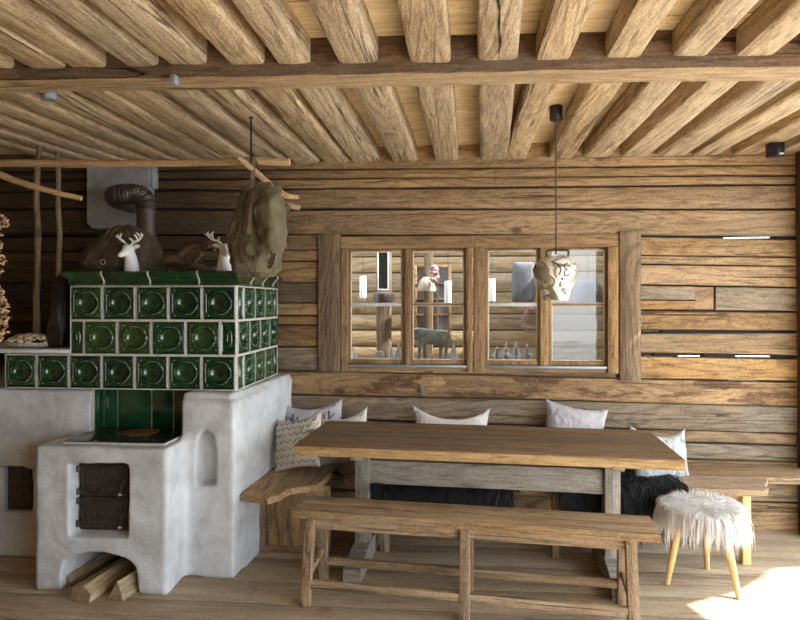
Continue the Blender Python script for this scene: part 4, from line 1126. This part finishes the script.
# ceiling spot at right
sp = Q(775, 150, 3.95)
root = thing('ceiling_spot', 'small black spotlight under the joists at the right end of the wall', 'spotlight', (sp.x, 3.95, Q(775, 158, 3.95).z))
bm = bmesh.new(); z0_, z1_ = Q(775, 158, 3.95).z, ZJ-.0; box(bm, (sp.x-.035, 3.93, z0_+.012), (sp.x+.05, 4.0, ZJ+.004), .006); obj('housing', bm, M_bk, root)
bm = bmesh.new(); lathe(bm, [(.001, 0), (.035, 0), (.04, .01), (.04, .05), (.001, .05)], (sp.x-.005, 3.915, z0_), 20); h_ = obj('lamp_head', bm, M_bk, root)
bm = bmesh.new(); box(bm, (sp.x-.012, 3.872, z0_+.006), (sp.x+.014, 3.876, z0_+.014)); obj('lens', bm, M_white, h_)
p = onZ(49, 99, ZJ-.03)
bm = bmesh.new(); lathe(bm, [(.001, 0), (.030, 0), (.034, .006), (.034, .05), (.001, .05)], (p.x, p.y, ZJ-.032), 24)
tag(obj('smoke_detector', bm, M_grey), 'small grey-blue disc on a joist behind the cross beam, far left', 'detector')
p = Q(174, 92, 2.43)
bm = bmesh.new(); box(bm, (p.x-.014, 2.412, 2.462), (p.x+.014, 2.45, 2.50), .004); tag(obj('cable_clip', bm, M_grey), 'small grey clip on the lower front edge of the cross beam', 'clip')
# ------------------------------------------------------------------ dining table
TA = math.radians(-3.9)
tbl = thing('dining_table', 'long dark trestle table with thick top in front of the wall bench', 'table', (.18, 3.535, 0), TA)
TL, TD, TH = 2.03, .70, .76
bm = bmesh.new(); ws = [.15, .17, .12, .155, .105]; y = -TD/2
for k, w in enumerate(ws):
    beam(bm, (-TL/2, y+w/2, TH-.0275), (TL/2, y+w/2, TH-.0275), w-.0012, .055, r=.004, amp=.0012, step=.12, seed=300+k, nf=2)
    y += w
obj('table_top', bm, M_table, tbl, local=True)
bm = bmesh.new(); beam(bm, (-TL/2-.001, -TD/2-.006, TH-.029), (TL/2+.001, -TD/2-.006, TH-.029), .014, .050, r=.003, amp=.001, step=.1, seed=310); obj('front_edge', bm, M_edge, tbl, local=True)
bm = bmesh.new(); beam(bm, (TL/2+.005, -TD/2, TH-.029), (TL/2+.005, TD/2, TH-.029), .012, .05, r=.003, amp=.001, step=.1, seed=311); obj('end_edge', bm, M_edge, tbl, local=True)
for sx, seed_ in ((-.70, 1), (.73, 2)):
    bm = bmesh.new(); beam(bm, (sx, 0, .09), (sx, 0, TH-.11), .10, .085, r=.006, amp=.002, step=.08, seed=320+seed_, up=(1, 0, 0)); obj('post', bm, M_trestle, tbl, local=True)
    bm = bmesh.new(); rings = []
    for (yy, zt) in ((-.31, .075), (-.27, .085), (-.06, .12), (.06, .12), (.27, .085), (.31, .075)):
        rings.append([V((sx-.05, yy, 0)), V((sx+.05, yy, 0)), V((sx+.05, yy, zt-.004)), V((sx+.046, yy, zt)), V((sx-.046, yy, zt)), V((sx-.05, yy, zt-.004))])
    loft(bm, rings); obj('foot', bm, M_trestx, tbl, local=True)
    bm = bmesh.new(); box(bm, (sx-.035, -.20, TH-.115), (sx+.035, .20, TH-.057), .005); obj('top_bearer', bm, M_trestx, tbl, local=True)
bm = bmesh.new(); beam(bm, (-.66, .0, .535), (.69, .0, .535), .04, .14, r=.004, amp=.0015, step=.1, seed=330); obj('stretcher', bm, M_trestx, tbl, local=True)

# ------------------------------------------------------------------ bench in front
BA = math.radians(-5.6)
bn = thing('bench', 'rustic wooden bench with splayed legs standing in front of the table', 'bench', (.095, 3.09, 0), BA)
BL, BD, BH = 1.80, .25, .47
bm = bmesh.new()
beam(bm, (-BL/2, -.062, BH-.021), (BL/2, -.062, BH-.021), .124, .042, r=.006, amp=.003, step=.08, seed=340, nf=2, csub=.04)
beam(bm, (-BL/2, .063, BH-.021), (BL/2, .063, BH-.021), .124, .042, r=.006, amp=.003, step=.08, seed=340, nf=2, csub=.04)
obj('seat', bm, M_bench, bn, local=True)
for sy in (-.085, .085):
    bm = bmesh.new(); beam(bm, (-.80, sy, BH-.07), (.80, sy, BH-.07), .03, .055, r=.004, amp=.0025, step=.1, seed=350+int(sy*100)); obj('apron', bm, M_bench, bn, local=True)
legx = (-.82, -.01, .775)
for k, x in enumerate(legx):
    for sy in (-1, 1):
        bm = bmesh.new(); beam(bm, (x, sy*.155, 0), (x+.008*(1-k), sy*.095, BH-.045), .05, .045, r=.005, amp=.0025, step=.06, seed=360+k*2+sy, up=(0, 1, 0)); obj('leg', bm, M_benchv, bn, local=True)
    bm = bmesh.new(); beam(bm, (x, -.14, .135), (x, .14, .175), .03, .03, r=.004, amp=.002, step=.06, seed=370+k); obj('cross_rail', bm, M_bench, bn, local=True)
for sy in (-1, 1):
    bm = bmesh.new(); beam(bm, (-.80, sy*.142, .105), (.77, sy*.142, .105), .03, .042, r=.004, amp=.003, step=.08, seed=380+sy); obj('stretcher', bm, M_bench, bn, local=True)

# ------------------------------------------------------------------ corner bench along the wall
SZ = .46
wb = thing('corner_bench', 'built-in wooden corner bench along the log wall and stove side', 'bench', (0, 4.0, 0))
def G_(px, py): p = onZ(px, py, SZ); return (p.x, p.y)
xe_ = onZ(768, 487, SZ)
YBf = 3.64
def bench_edge(pts, z0, z1, bm):
    prism(bm, pts, z0, z1)
    bmesh.ops.bevel(bm, geom=[e for e in bm.edges if len(e.link_faces) == 2 and abs(e.calc_face_angle(0)) > .7 and abs(e.verts[0].co.z-e.verts[1].co.z) < 1e-4], offset=.004, segments=1, affect='EDGES')
bm = bmesh.new()      # main seat, two boards
right = [(xe_.x-.08, YBf), (xe_.x-.03, YBf+.012), (xe_.x-.005, YBf+.05), (xe_.x, YBf+.12)]
pts = [(-.62, YBf)]+right[:-1]+[(xe_.x, YBf+.09), (xe_.x+.10, 3.90), (-.62, 3.90)]
bench_edge(pts, SZ-.04, SZ, bm); obj('front_board', bm, M_seat, wb)
bm = bmesh.new(); bench_edge([(-.62, 3.903), (2.2, 3.903), (2.28, 3.93), (2.30, 4.235), (-.62, 4.235)], SZ-.04, SZ-.001, bm); obj('back_board', bm, M_seat, wb)
bm = bmesh.new()
arm = [G_(241, 494), G_(272, 498)]
wave = [(280, 494), (288, 489), (297, 487), (306, 486.5), (316, 485), (324, 480), (330, 473), (336, 468)]
e_ = [G_(a, b) for a, b in wave]
mid = -1.0
xs_ = arm[1][0]-.03
bench_edge([arm[0], (xs_, arm[1][1]+.005), (xs_, 4.235), (-1.15, 4.235)], SZ-.042, SZ, bm); obj('side_board', bm, M_seaty, wb)
bm = bmesh.new()
outer = [(xs_+.003, arm[1][1]+.005)]+[q for q in e_]
bench_edge(outer+[(-.625, YBf+.01), (-.625, 4.235), (xs_+.003, 4.235)], SZ-.042, SZ-.0005, bm); obj('wavy_board', bm, M_seaty, wb)
xa, xb = onY(256, 520, 3.64).x, onY(330, 520, 3.64).x
bm = bmesh.new(); beam(bm, ((xa+.07+xb)/2, 3.65, .03), ((xa+.07+xb)/2, 3.65, SZ-.044), .03, xb-xa-.07, r=.003, amp=.001, step=.1, seed=390, up=(1, 0, 0)); obj('side_panel', bm, M_panel, wb)
bm = bmesh.new(); beam(bm, (xa+.034, 3.645, .03), (xa+.034, 3.645, SZ-.044), .04, .064, r=.003, amp=.001, step=.1, seed=391, up=(1, 0, 0)); obj('panel_stile', bm, M_benchv, wb)
bm = bmesh.new(); box(bm, (xa, 3.625, 0), (xb, 3.67, .045), .005); obj('plinth', bm, M_seat, wb)
for px, py in ((385, 500), (556, 500), (745, 500)):
    x = onY(px, py, 3.72).x
    bm = bmesh.new(); beam(bm, (x, 3.72, 0), (x, 3.72, SZ-.042), .05, .05, r=.005, amp=.002, step=.08, seed=392+px, up=(1, 0, 0)); obj('leg', bm, M_benchv if px != 745 else M_birch, wb)
bm = bmesh.new(); beam(bm, (-.55, 3.74, SZ-.07), (1.72, 3.74, SZ-.07), .03, .05, r=.004, amp=.002, step=.1, seed=395); obj('rail', bm, M_seat, wb)

# plank ledge at the far right
a = onY(764, 478, 3.75)

# ------------------------------------------------------------------ fur stool
sc_ = V((1.375, 3.43, 0))
st = thing('stool', 'round three-legged stool with long-haired white fur seat in the sun at right', 'stool', sc_)
legs = [onZ(667, 584, 0), onZ(707, 569, 0), onZ(739, 599, 0)]
for q in legs:
    d = (sc_-q); top = q+d*.42
    bm = bmesh.new(); tube(bm, [(q.x, q.y, .001), (q.x+(top.x-q.x)*.5, q.y+(top.y-q.y)*.5, .2), (top.x, top.y, .40)], [.0135, .020, .024], 16); obj('leg', bm, M_birch, st)
bm = bmesh.new(); lathe(bm, [(.001, .395), (.17, .395), (.185, .405), (.19, .425), (.175, .445), (.12, .455), (.001, .457)], sc_, 40, fn=lambda p, a, r, z: V((p.x, p.y, p.z+.006*noise.noise(p*9)))); seat = obj('seat_pad', bm, M_fur, st)
random.seed(21); bm = bmesh.new()
for k in range(7500):
    a = random.random()*2*PI; r = .19*math.sqrt(random.random())
    p = sc_+V((r*math.cos(a), r*math.sin(a), .453-.014*(r/.2)**3))
    cl = noise.noise(V((math.cos(a)*4, math.sin(a)*4, r*14)))
    k_ = r/.19; b_ = random.random()*2*PI
    d = V((k_*math.cos(a+cl*1.2)+(1-k_)*math.cos(b_)+.4*cl, k_*math.sin(a+cl*1.2)+(1-k_)*math.sin(b_), .45+random.uniform(-.2, .35)))
    strand(bm, p, d, random.uniform(.03, .055), .0026, .36, 4, curl=.25, seed=k)
for k in range(3400):
    a = random.random()*2*PI; z = random.uniform(.40, .45); cl = noise.noise(V((math.cos(a)*7, math.sin(a)*7, 2)))
    p = sc_+V((  .188*math.cos(a), .188*math.sin(a), z))
    d = V((math.cos(a+cl*.8), math.sin(a+cl*.8), .0+random.uniform(-.3, .1)))
    side = .055 if math.sin(a) < .3 else 0
    L = random.uniform(.06, .12)+max(0, cl)*.17*random.random()+side*random.random()*.9
    strand(bm, p, d, L, .0022, .8, 5, curl=.16, seed=k)
obj('fur', bm, M_fur, st, norm=False)

# ------------------------------------------------------------------ black sheepskins
def fleece(xa, xb, zlow, label, seed, back=3.98):
    random.seed(seed); root = thing('sheepskin', label, 'sheepskin', ((xa+xb)/2, 3.8, SZ), group='black sheepskins on the wall bench')
    prof_ = [V((0, back, SZ+.008)), V((0, 3.75, SZ+.010)), V((0, 3.645, SZ+.008)), V((0, 3.612, SZ-.02)), V((0, 3.604, zlow+.12))]
    pp = spline(prof_, 5); g = []
    for p in pp:
        row = []
        for i in range(17):
            t = i/16; q = V((xa+(xb-xa)*t, p.y, p.z)); w = .02*noise.noise(V((t*5, p.y*6, p.z*6+seed)))
            if p.z < SZ-.01: q.y -= abs(w)*.6
            q.x += w; row.append(q)
        g.append(row)
    bm = bmesh.new(); sheet(bm, g, .006); obj('hide', bm, M_furb, root, ang=75)
    bm = bmesh.new()
    for k in range(5200):
        i = random.random()*(len(pp)-1); a_ = int(i); p = pp[a_]+(pp[a_+1]-pp[a_])*(i-a_) if a_ < len(pp)-1 else pp[-1]
        x = xa+(xb-xa)*random.random(); x += .02*noise.noise(V((x*8, p.z*9, 1)))
        top = p.z > SZ-.01
        cl = noise.noise(V((x*14, p.y*14, p.z*14+seed)))
        d = V((cl*.9, -.5, .45 if top else -.25)) if top else V((cl*.7, -.55, -.4))
        strand(bm, (x, p.y-.002, p.z+(.003 if top else 0)), d, random.uniform(.06, .13), .0042, .45, 4, curl=.3, seed=k)
    obj('fleece', bm, M_furb, root, norm=False)
    return root
fleece(PX(366, 3.62), PX(512, 3.62), .22, 'black sheepskin draped over the wall bench behind the table, left and middle', 31)
fleece(PX(560, 3.62), PX(688, 3.62), .12, 'black sheepskin draped over the wall bench behind the white fur stool', 32)

# ------------------------------------------------------------------ cushions
def cushion(loc, w, h, t, rot, mat, label, motif=None, seed=0, sag=.03, ink=None):
    bm = bmesh.new(); n = 30
    def pt(u, v, s):
        e = (1-abs(u)**2.4)*(1-abs(v)**2.4)
        pin = 1-.09*(1-abs(v)**2)*abs(u)**3-0; pin2 = 1-.09*(1-abs(u)**2)*abs(v)**3
        x = w/2*u*pin; z = h/2*v*pin2
        if v > 0: z -= sag*v*v*(1-u*u)
        f = .010*noise.noise(V((u*2.5+seed, v*2.5, s)))*(1-.5*e)+.006*noise.noise(V((u*6, v*6+seed, s)))
        y = s*(t/2*max(0, e)**.55)+f
        return V((x, y, z))
    for s in (-1, 1):
        G = [[bm.verts.new(pt(-1+2*i/n, -1+2*j/n, s)) for i in range(n+1)] for j in range(n+1)]
        for j in range(n):
            for i in range(n): bm.faces.new((G[j][i], G[j][i+1], G[j+1][i+1], G[j+1][i]))
    bmesh.ops.remove_doubles(bm, verts=bm.verts, dist=.004)
    root = thing('cushion', label, 'cushion', loc); root.rotation_euler = rot
    root['group'] = 'cushions on the corner bench'
    if motif:
        for line, r in motif:
            s_ = [pt(max(-.95, min(.95, a.x)), max(-.95, min(.95, a.z)), -1)+V((0, -.0015, 0)) for a in spline([V((x, 0, z)) for x, z in line], 4)]
            tube(bm, s_, r, 5, 1)
    cov = obj('cover', bm, [mat, ink or M_ink], root, local=True, ang=80)
    return root
antl = []
for sd in (-1, 1):
    m0 = [(sd*.12, -.25), (sd*.30, -.05), (sd*.52, .02), (sd*.62, .30), (sd*.60, .62)]
    antl.append((m0, .006))
    for a, b in (((sd*.30, -.05), (sd*.28, .35)), ((sd*.45, .0), (sd*.44, .50)), ((sd*.60, .25), (sd*.78, .5)), ((sd*.20, -.18), (sd*.42, -.3))): antl.append(([a, ((a[0]+b[0])/2+.02, (a[1]+b[1])/2), b], .0045))
antl.append(([(-.12, -.25), (-.10, -.5), (0, -.7), (.10, -.5), (.12, -.25)], .006))
scal = []
for r in range(7):
    for c in range(7):
        u = -.82+c*.27+(.135 if r % 2 else 0); v = -.80+r*.26
        if u > .9: continue
        scal.append(([(u-.09, v+.08), (u-.06, v), (u, v-.04), (u+.06, v), (u+.09, v+.08)], .0019))
        scal.append(([(u-.02, v-.05), (u, v-.02), (u+.02, v-.05)], .0019))
twig = []
random.seed(3)
for k in range(26):
    u, v = random.uniform(-.85, .85), random.uniform(-.85, .85); a = random.random()*6
    twig.append(([(u, v), (u+.1*math.cos(a), v+.1*math.sin(a)), (u+.2*math.cos(a+.5), v+.2*math.sin(a+.5))], .0022)); twig.append(([(u+.1*math.cos(a), v+.1*math.sin(a)), (u+.16*math.cos(a-1), v+.16*math.sin(a-1))], .002))
hearts = []
for k in range(9):
    u = -.7+k*.17; hearts.append(([(u, .12+.1*math.sin(k*2)), (u+.05, .22), (u+.1, .1), (u, -.02)], .002))
def cpos(px, py, Y): p = onY(px, py, Y); return p
R_ = math.radians
p = cpos(314, 428, 4.08); cushion((p.x, 4.08, p.z), .43, .36, .14, (R_(-14), R_(-7), R_(-4)), M_lil, 'pale lilac cushion printed with dark antlers, leaning in the corner by the stove', antl, 1, sag=.035)
p = cpos(298, 442, 3.78); cushion((p.x, 3.78, p.z), .38, .345, .14, (R_(-18), R_(-13), R_(-24)), M_lin2, 'cream cushion covered in small dark scallops, in front of the antler cushion', scal, 2, sag=.02)
p = cpos(350, 436, 3.99); cushion((p.x-.05, 3.99, p.z-.005), .38, .36, .13, (R_(-16), R_(-9), R_(-8)), M_lin, 'plain white cushion half hidden behind the left end of the table', [([(-.7, -.5), (-.55, -.3), (-.4, -.55)], .006)], 3, sag=.05)
p = cpos(451, 434, 4.10); cushion((p.x, 4.10, p.z), .53, .37, .13, (R_(-16), R_(2), R_(2)), M_lin, 'white cushion with faint red print behind the middle of the table', hearts, 4, sag=.075, ink=M_inkr)
p = cpos(574, 432, 4.10); cushion((p.x, 4.10, p.z), .41, .37, .15, (R_(-15), R_(9), R_(-3)), M_lil, 'plain grey-lilac cushion behind the right half of the table', None, 5, sag=.01)
p = cpos(662, 455, 3.93); cushion((p.x-.01, 3.93, p.z-.006), .40, .36, .13, (R_(-18), R_(6), R_(16)), M_blu, 'blue-grey twig-patterned cushion at the right end of the table', twig, 6, sag=.045, ink=M_ink2)
# ------------------------------------------------------------------ things seen through the windows
def cyl_lamp(px, py, Y, label):
    c = onY(px, py, Y)
    root = thing('pendant_lamp', label, 'lamp', c, group='white cylinder lamps behind the windows')
    s = Y/600
    bm = bmesh.new(); lathe(bm, [(.030, -11*s), (.030, 10*s), (.026, 11*s), (.001, 11*s)], c, 24); obj('shade', bm, M_white, root)
    bm = bmesh.new(); tube(bm, [c+V((0, 0, 11*s)), V((c.x, c.y, 2.5))], .003, 6); obj('cord', bm, M_wire, root)
    bm = bmesh.new(); lathe(bm, [(.016, -14*s), (.022, -11*s), (.001, -10.8*s)], c, 16); obj('socket', bm, M_zinc, root)
cyl_lamp(363, 287, 5.2, 'white cylinder lamp hanging in the left pane of the left window')
cyl_lamp(448, 292, 5.0, 'white cylinder lamp hanging in the right pane of the left window')
cyl_lamp(492, 290, 5.2, 'white cylinder lamp hanging in the left pane of the right window')
def opost(pa, pb, Y, label):
    xa, xb = PX(pa, Y), PX(pb, Y)
    bm = bmesh.new(); beam(bm, ((xa+xb)/2, Y, 0), ((xa+xb)/2, Y, 2.5), .12, xb-xa, r=.01, amp=.003, step=.1, seed=int(pa), up=(1, 0, 0))
    tag(obj('inner_post', bm, M_post), label, 'post')
opost(377, 391, 5.55, 'grey wooden post behind the left pane of the left window')
opost(424, 433, 5.65, 'grey wooden post behind the right pane of the left window')
Y = 5.45
def framed(pa, pb, ya, yb, Y, label, inner, frame, t=.02, name='wall_picture', cat='picture'):
    a, b = onY(pa, yb, Y), onY(pb, ya, Y); root = thing(name, label, cat, ((a.x+b.x)/2, Y, a.z))
    bm = bmesh.new(); box(bm, (a.x, Y, a.z), (b.x, Y+.015, b.z)); obj('panel', bm, inner, root)
    bm = bmesh.new()
    for lo, hi in (((a.x-t, Y-.01, a.z-t), (a.x, Y+.02, b.z+t)), ((b.x, Y-.01, a.z-t), (b.x+t, Y+.02, b.z+t)), ((a.x, Y-.01, a.z-t), (b.x, Y+.02, a.z)), ((a.x, Y-.01, b.z), (b.x, Y+.02, b.z+t))): box(bm, lo, hi, .003)
    obj('frame', bm, frame, root); return root, a, b
framed(378.5, 387.5, 252, 289, 5.46, 'narrow black panel with pale frame hanging on the post behind the left window', M_bk, M_putty, .012)
c = onY(384, 297, 5.40); bm = bmesh.new(); lathe(bm, [(.03, -.055), (.085, -.05), (.10, -.01), (.095, .03), (.06, .055), (.001, .06)], c, 24); tag(obj('iron_pot', bm, M_iron), 'dark round pot on the post behind the left window', 'pot')
root, a, b = framed(417, 448, 268, 330, 5.8, 'brown-framed lattice board on the far wall behind the bull', M_dustg, M_frame, .03, 'lattice_board', 'board')
bm = bmesh.new()
for k in range(1, 3): x = a.x+(b.x-a.x)*k/3; box(bm, (x-.006, 5.785, a.z), (x+.006, 5.8, b.z))
for k in range(1, 4): z = a.z+(b.z-a.z)*k/4; box(bm, (a.x, 5.785, z-.006), (b.x, 5.8, z+.006))
obj('lattice', bm, M_frame, root)
c = onY(426.5, 287, 5.5); bm = bmesh.new(); lathe(bm, [(.085, -.04), (.09, -.02), (.06, .06), (.03, .09), (.001, .092)], c, 24); tag(obj('wall_lamp', bm, M_beige), 'beige bell-shaped wall lamp on the post behind the bull', 'lamp')
c = onY(434, 274, 5.4)
bm = bmesh.new(); random.seed(4)
for k in range(60):
    d = V((random.gauss(0, 1), random.gauss(0, .6), random.gauss(0, 1.3))).normalized(); q = c+V((d.x*.035, d.y*.04, d.z*.07))
    ball(bm, q, random.uniform(.012, .02), 1, (1, .5, 1))
tag(obj('paper_flower', bm, M_pink), 'pinkish flower bunch beside the wall lamp behind the left window', 'flowers')
# sill
YS = 4.46
def S(px, py, Y=YS): return onY(px, py, Y)
root = thing('bull_figurine', 'dark metal bull figurine on the inner sill of the left window', 'figurine', (S(433, 357).x, YS, ZS))
bm = bmesh.new()
k_ = YS/600
spine = [S(414, 328), S(418, 327), S(426, 328.5), S(436, 329), S(444, 329), S(448.5, 331)]
tube(bm, [p+V((0, 0, -8*k_)) for p in spline(spine, 4)], lerp_list([.045, .056, .060, .056, .052, .030], 21), 16, flat=.62)
tube(bm, [S(416, 334), S(410, 333), S(406, 338)], [.045, .040, .022], 14, flat=.8)
for (a0, b0), (a1, b1), dy in (((420, 338), (418.5, 357), -.022), ((423, 338), (424, 357), .022), ((441, 338), (440, 357), -.022), ((446, 338), (445.5, 357), .022)):
    p0, p1 = S(a0, b0, YS+dy), S(a1, b1, YS+dy); p1.z = ZS+.001; mid_ = (p0+p1)/2+V((.003, 0, 0)); tube(bm, [p0, p0*.5+mid_*.5, mid_, p1+V((0, 0, .01)), p1], [.026, .021, .014, .012, .014], 12)
o = obj('body', bm, M_slate, root); remesh(o, .005, 3, .5)
if not o.data.materials: o.data.materials.append(M_slate)
bm = bmesh.new()
for sd in (-1, 1): tube(bm, spline([S(409, 329, YS+sd*.02), S(407, 325, YS+sd*.055), S(405, 321, YS+sd*.06)], 4), lerp_list([.007, .006, .002], 9), 8)
obj('horn', bm, M_slate, root)
bm = bmesh.new(); tube(bm, spline([S(448, 331), S(450.5, 338), S(450, 348)], 4), [.005]*9, 7); obj('tail', bm, M_slate, root)
bm = bmesh.new(); box(bm, (S(416, 357).x, YS-.045, ZS), (S(450, 357).x, YS+.045, ZS+.006), .002); obj('base_plate', bm, M_iron, root)
def cone(px, h, r, label, Y=YS):
    c = S(px, 360, Y); c.z = ZS
    bm = bmesh.new()
    n = 10
    lathe(bm, [(r, .001), (r*.66, h*.33), (r*.33, h*.66), (.002, h)], c, 14, fn=lambda p, a, q, z: V((c.x+(p.x-c.x)*(1+.16*math.cos(a*7)), c.y+(p.y-c.y)*(1+.16*math.cos(a*7)), p.z)))
    tag(obj('paper_tree', bm, M_paper), label, 'ornament', 'folded paper trees on the inner sill')
cone(453.5, .125, .04, 'white folded paper tree right of the bull'); cone(391, .115, .036, 'larger white paper tree in the left pane, beside the heart'); cone(398.5, .13, .03, 'slim white paper tree at the right edge of the left pane'); cone(354, .095, .03, 'small paper tree at the left edge of the left window')
c = S(379, 351); bm = bmesh.new(); hp = []
for k in range(28):
    t = 2*PI*k/28; hp.append((.0023*16*math.sin(t)**3, .0023*(13*math.cos(t)-5*math.cos(2*t)-2*math.cos(3*t)-math.cos(4*t))))
zz = min(b for a, b in hp)
loft(bm, [[V((c.x+a*s, YS+y, ZS+.001+(b-zz)*s+(1-s)*.035)) for a, b in hp] for y, s in ((-.012, .8), (-.006, 1), (.006, 1), (.012, .8))]); tag(obj('heart_ornament', bm, M_putty), 'pale heart ornament standing on the sill of the left window', 'ornament')
for k, (px, h, r, lab) in enumerate(((497, .10, .036, 'first silver tinsel tree from the left in the right window'), (506, .135, .034, 'second silver tinsel tree from the left in the right window'), (516, .14, .036, 'third silver tinsel tree from the left in the right window'), (527, .12, .036, 'fourth silver tinsel tree from the left in the right window'))):
    c = S(px, 360); c.z = ZS; bm = bmesh.new(); random.seed(px)
    tube(bm, [c+V((0, 0, .001)), c+V((0, 0, h))], [.006, .002], 6)
    for j in range(260):
        t = random.random(); a_ = random.random()*2*PI; L = 1.5*r*(1-t)*random.uniform(.6, 1.1)+.004
        strand(bm, c+V((0, 0, h*t+.004)), (math.cos(a_), math.sin(a_), .5), L, .003, -.05, 3)
    tag(obj('tinsel_tree', bm, M_foil), lab, 'ornament', 'silver tinsel trees on the inner sill')
# soft dark cushion-like hanging and wreath behind the right window
a, b = onY(513, 304, 5.5), onY(534, 262, 5.5)
bm = bmesh.new(); sack(bm, (0, 0, 0), [(a.z, (a.x+b.x)/2, 5.5, .07, .03), (a.z+.05, (a.x+b.x)/2, 5.5, .10, .05), ((a.z+b.z)/2, (a.x+b.x)/2, 5.5, .10, .05), (b.z-.04, (a.x+b.x)/2, 5.5, .095, .04), (b.z, (a.x+b.x)/2, 5.5, .08, .02)], 36, .008, 3)
tag(obj('hanging_coat', bm, M_dustg), 'grey cloth bundle hanging behind the left pane of the right window', 'cloth')
c = onY(531, 318, 5.90); bm = bmesh.new(); random.seed(8)
for k in range(150):
    t = random.random()*2*PI; q = c+V((.075*math.cos(t), 0, .10*math.sin(t)))
    d = V((random.gauss(0, 1), random.gauss(0, 1), random.gauss(0, 1))); strand(bm, q, d, random.uniform(.03, .06), .006, .1, 2)
tag(obj('dried_wreath', bm, M_pink), 'dusky pink dried wreath behind the bars of the right window', 'wreath')
c = onY(588, 292, 4.95); s_ = 4.95/600
root = thing('pendant_lamp', 'grey bell-shaped lamp hanging behind the right pane of the right window', 'lamp', c)
bm = bmesh.new(); lathe(bm, [(.115, -.11), (.118, -.10), (.115, -.02), (.10, .05), (.07, .085), (.03, .10), (.001, .105)], c, 32); obj('shade', bm, M_dustg, root)
bm = bmesh.new(); tube(bm, [c+V((0, 0, .10)), V((c.x, c.y, 2.5))], .003, 6); obj('cord', bm, M_wire, root)
# inner table with cloth seen low in the panes
# ------------------------------------------------------------------ daylight and camera
w = bpy.data.worlds.new('World'); SC.world = w; w.use_nodes = True; nt = w.node_tree; nt.nodes.clear()
out = nt.nodes.new('ShaderNodeOutputWorld'); bg = nt.nodes.new('ShaderNodeBackground'); nt.links.new(bg.outputs[0], out.inputs[0])
g = N(nt); sep = nt.nodes.new('ShaderNodeSeparateXYZ'); nt.links.new(g.coord('Generated'), sep.inputs[0])
col = g.ramp(g.math('MULTIPLY_ADD', sep.outputs[2], .5, .5), [(.48, (.9, .95, 1.0)), (.6, (.84, .92, 1.0)), (1., (.62, .78, 1.0))])
nt.links.new(col, bg.inputs[0]); bg.inputs[1].default_value = SKY
def sun():
    l = bpy.data.lights.new('sun', 'SUN'); l.energy = SUN; l.angle = math.radians(.6); l.color = (1, .95, .86)
    o = link(bpy.data.objects.new('sun', l)); o.location = (8, 0, 9); o.rotation_euler = LDIR.to_track_quat('-Z', 'Y').to_euler()
sun()
def portal(loc, rot, sx, sy):
    l = bpy.data.lights.new('portal', 'AREA'); l.shape = 'RECTANGLE'; l.size = sx; l.size_y = sy; l.cycles.is_portal = True
    o = link(bpy.data.objects.new('portal', l)); o.location = loc; o.rotation_euler = rot
portal((2.45, 1.4, 1.15), (0, R_(90), 0), 2.3, 5.3)          # open right side, facing -X
portal(((FRONT_X+XR)/2, YF-.15, 1.1), (R_(90), 0, 0), XR-FRONT_X, 2.3)
portal((XA-.12, 5.17, 1.45), (0, R_(-90), 0), 1.9, 1.35)
portal(((XA+XB)/2, 5.26, 2.63), (0, 0, 0), 3.6, 1.06)
# unseen slab added outside the open side, its ragged edge shaped to draw the line between sun and shade on the floor
def proj(px, py, z=2.62):
    p = onZ(px, py, 0); t = -z/LDIR.z; return (p.x-LDIR.x*t, p.y-LDIR.y*t)
edge = [proj(641, 650), proj(641, 616), proj(657, 620), proj(664, 650), proj(722, 650), proj(711, 621), proj(689, 605), proj(712, 598), proj(738, 592), proj(757, 581), proj(770, 571), proj(781, 568), proj(830, 567), proj(1000, 566)]
bm = bmesh.new()
pts = [(2.47, edge[0][1]-.35), (edge[0][0]-.2, edge[0][1]-.3)]+edge+[(edge[-1][0], 4.6), (2.47, 4.6)]
a = [bm.verts.new((p[0], p[1], 2.62)) for p in pts]; b = [bm.verts.new((p[0], p[1], 2.64)) for p in pts]
for i in range(len(pts)):
    j = (i+1) % len(pts); bm.faces.new((a[i], a[j], b[j], b[i]))
bmesh.ops.triangulate(bm, faces=[bm.faces.new(a[::-1]), bm.faces.new(b)])
struct(obj('sun_blocker', bm, M_cboard))
cam = bpy.data.cameras.new('camera'); cam.lens = F*36/800; cam.sensor_width = 36; cam.sensor_fit = 'HORIZONTAL'; cam.shift_y = -(310-HY)/800
o = link(bpy.data.objects.new('camera', cam)); o.location = (0, 0, HCAM); o.rotation_euler = (R_(90), 0, PSI); cam.clip_start = .05
SC.camera = o
vs = SC.view_settings; SC.display_settings.display_device = 'sRGB'; vs.view_transform = 'Standard'; vs.look = 'None'; vs.gamma = 1; vs.use_curve_mapping = False; vs.exposure = EXPO
SC.cycles.max_bounces = 14; SC.cycles.diffuse_bounces = 10; SC.cycles.glossy_bounces = 4; SC.cycles.transparent_max_bounces = 12; SC.cycles.sample_clamp_indirect = 6
SC.cycles.use_denoising = True
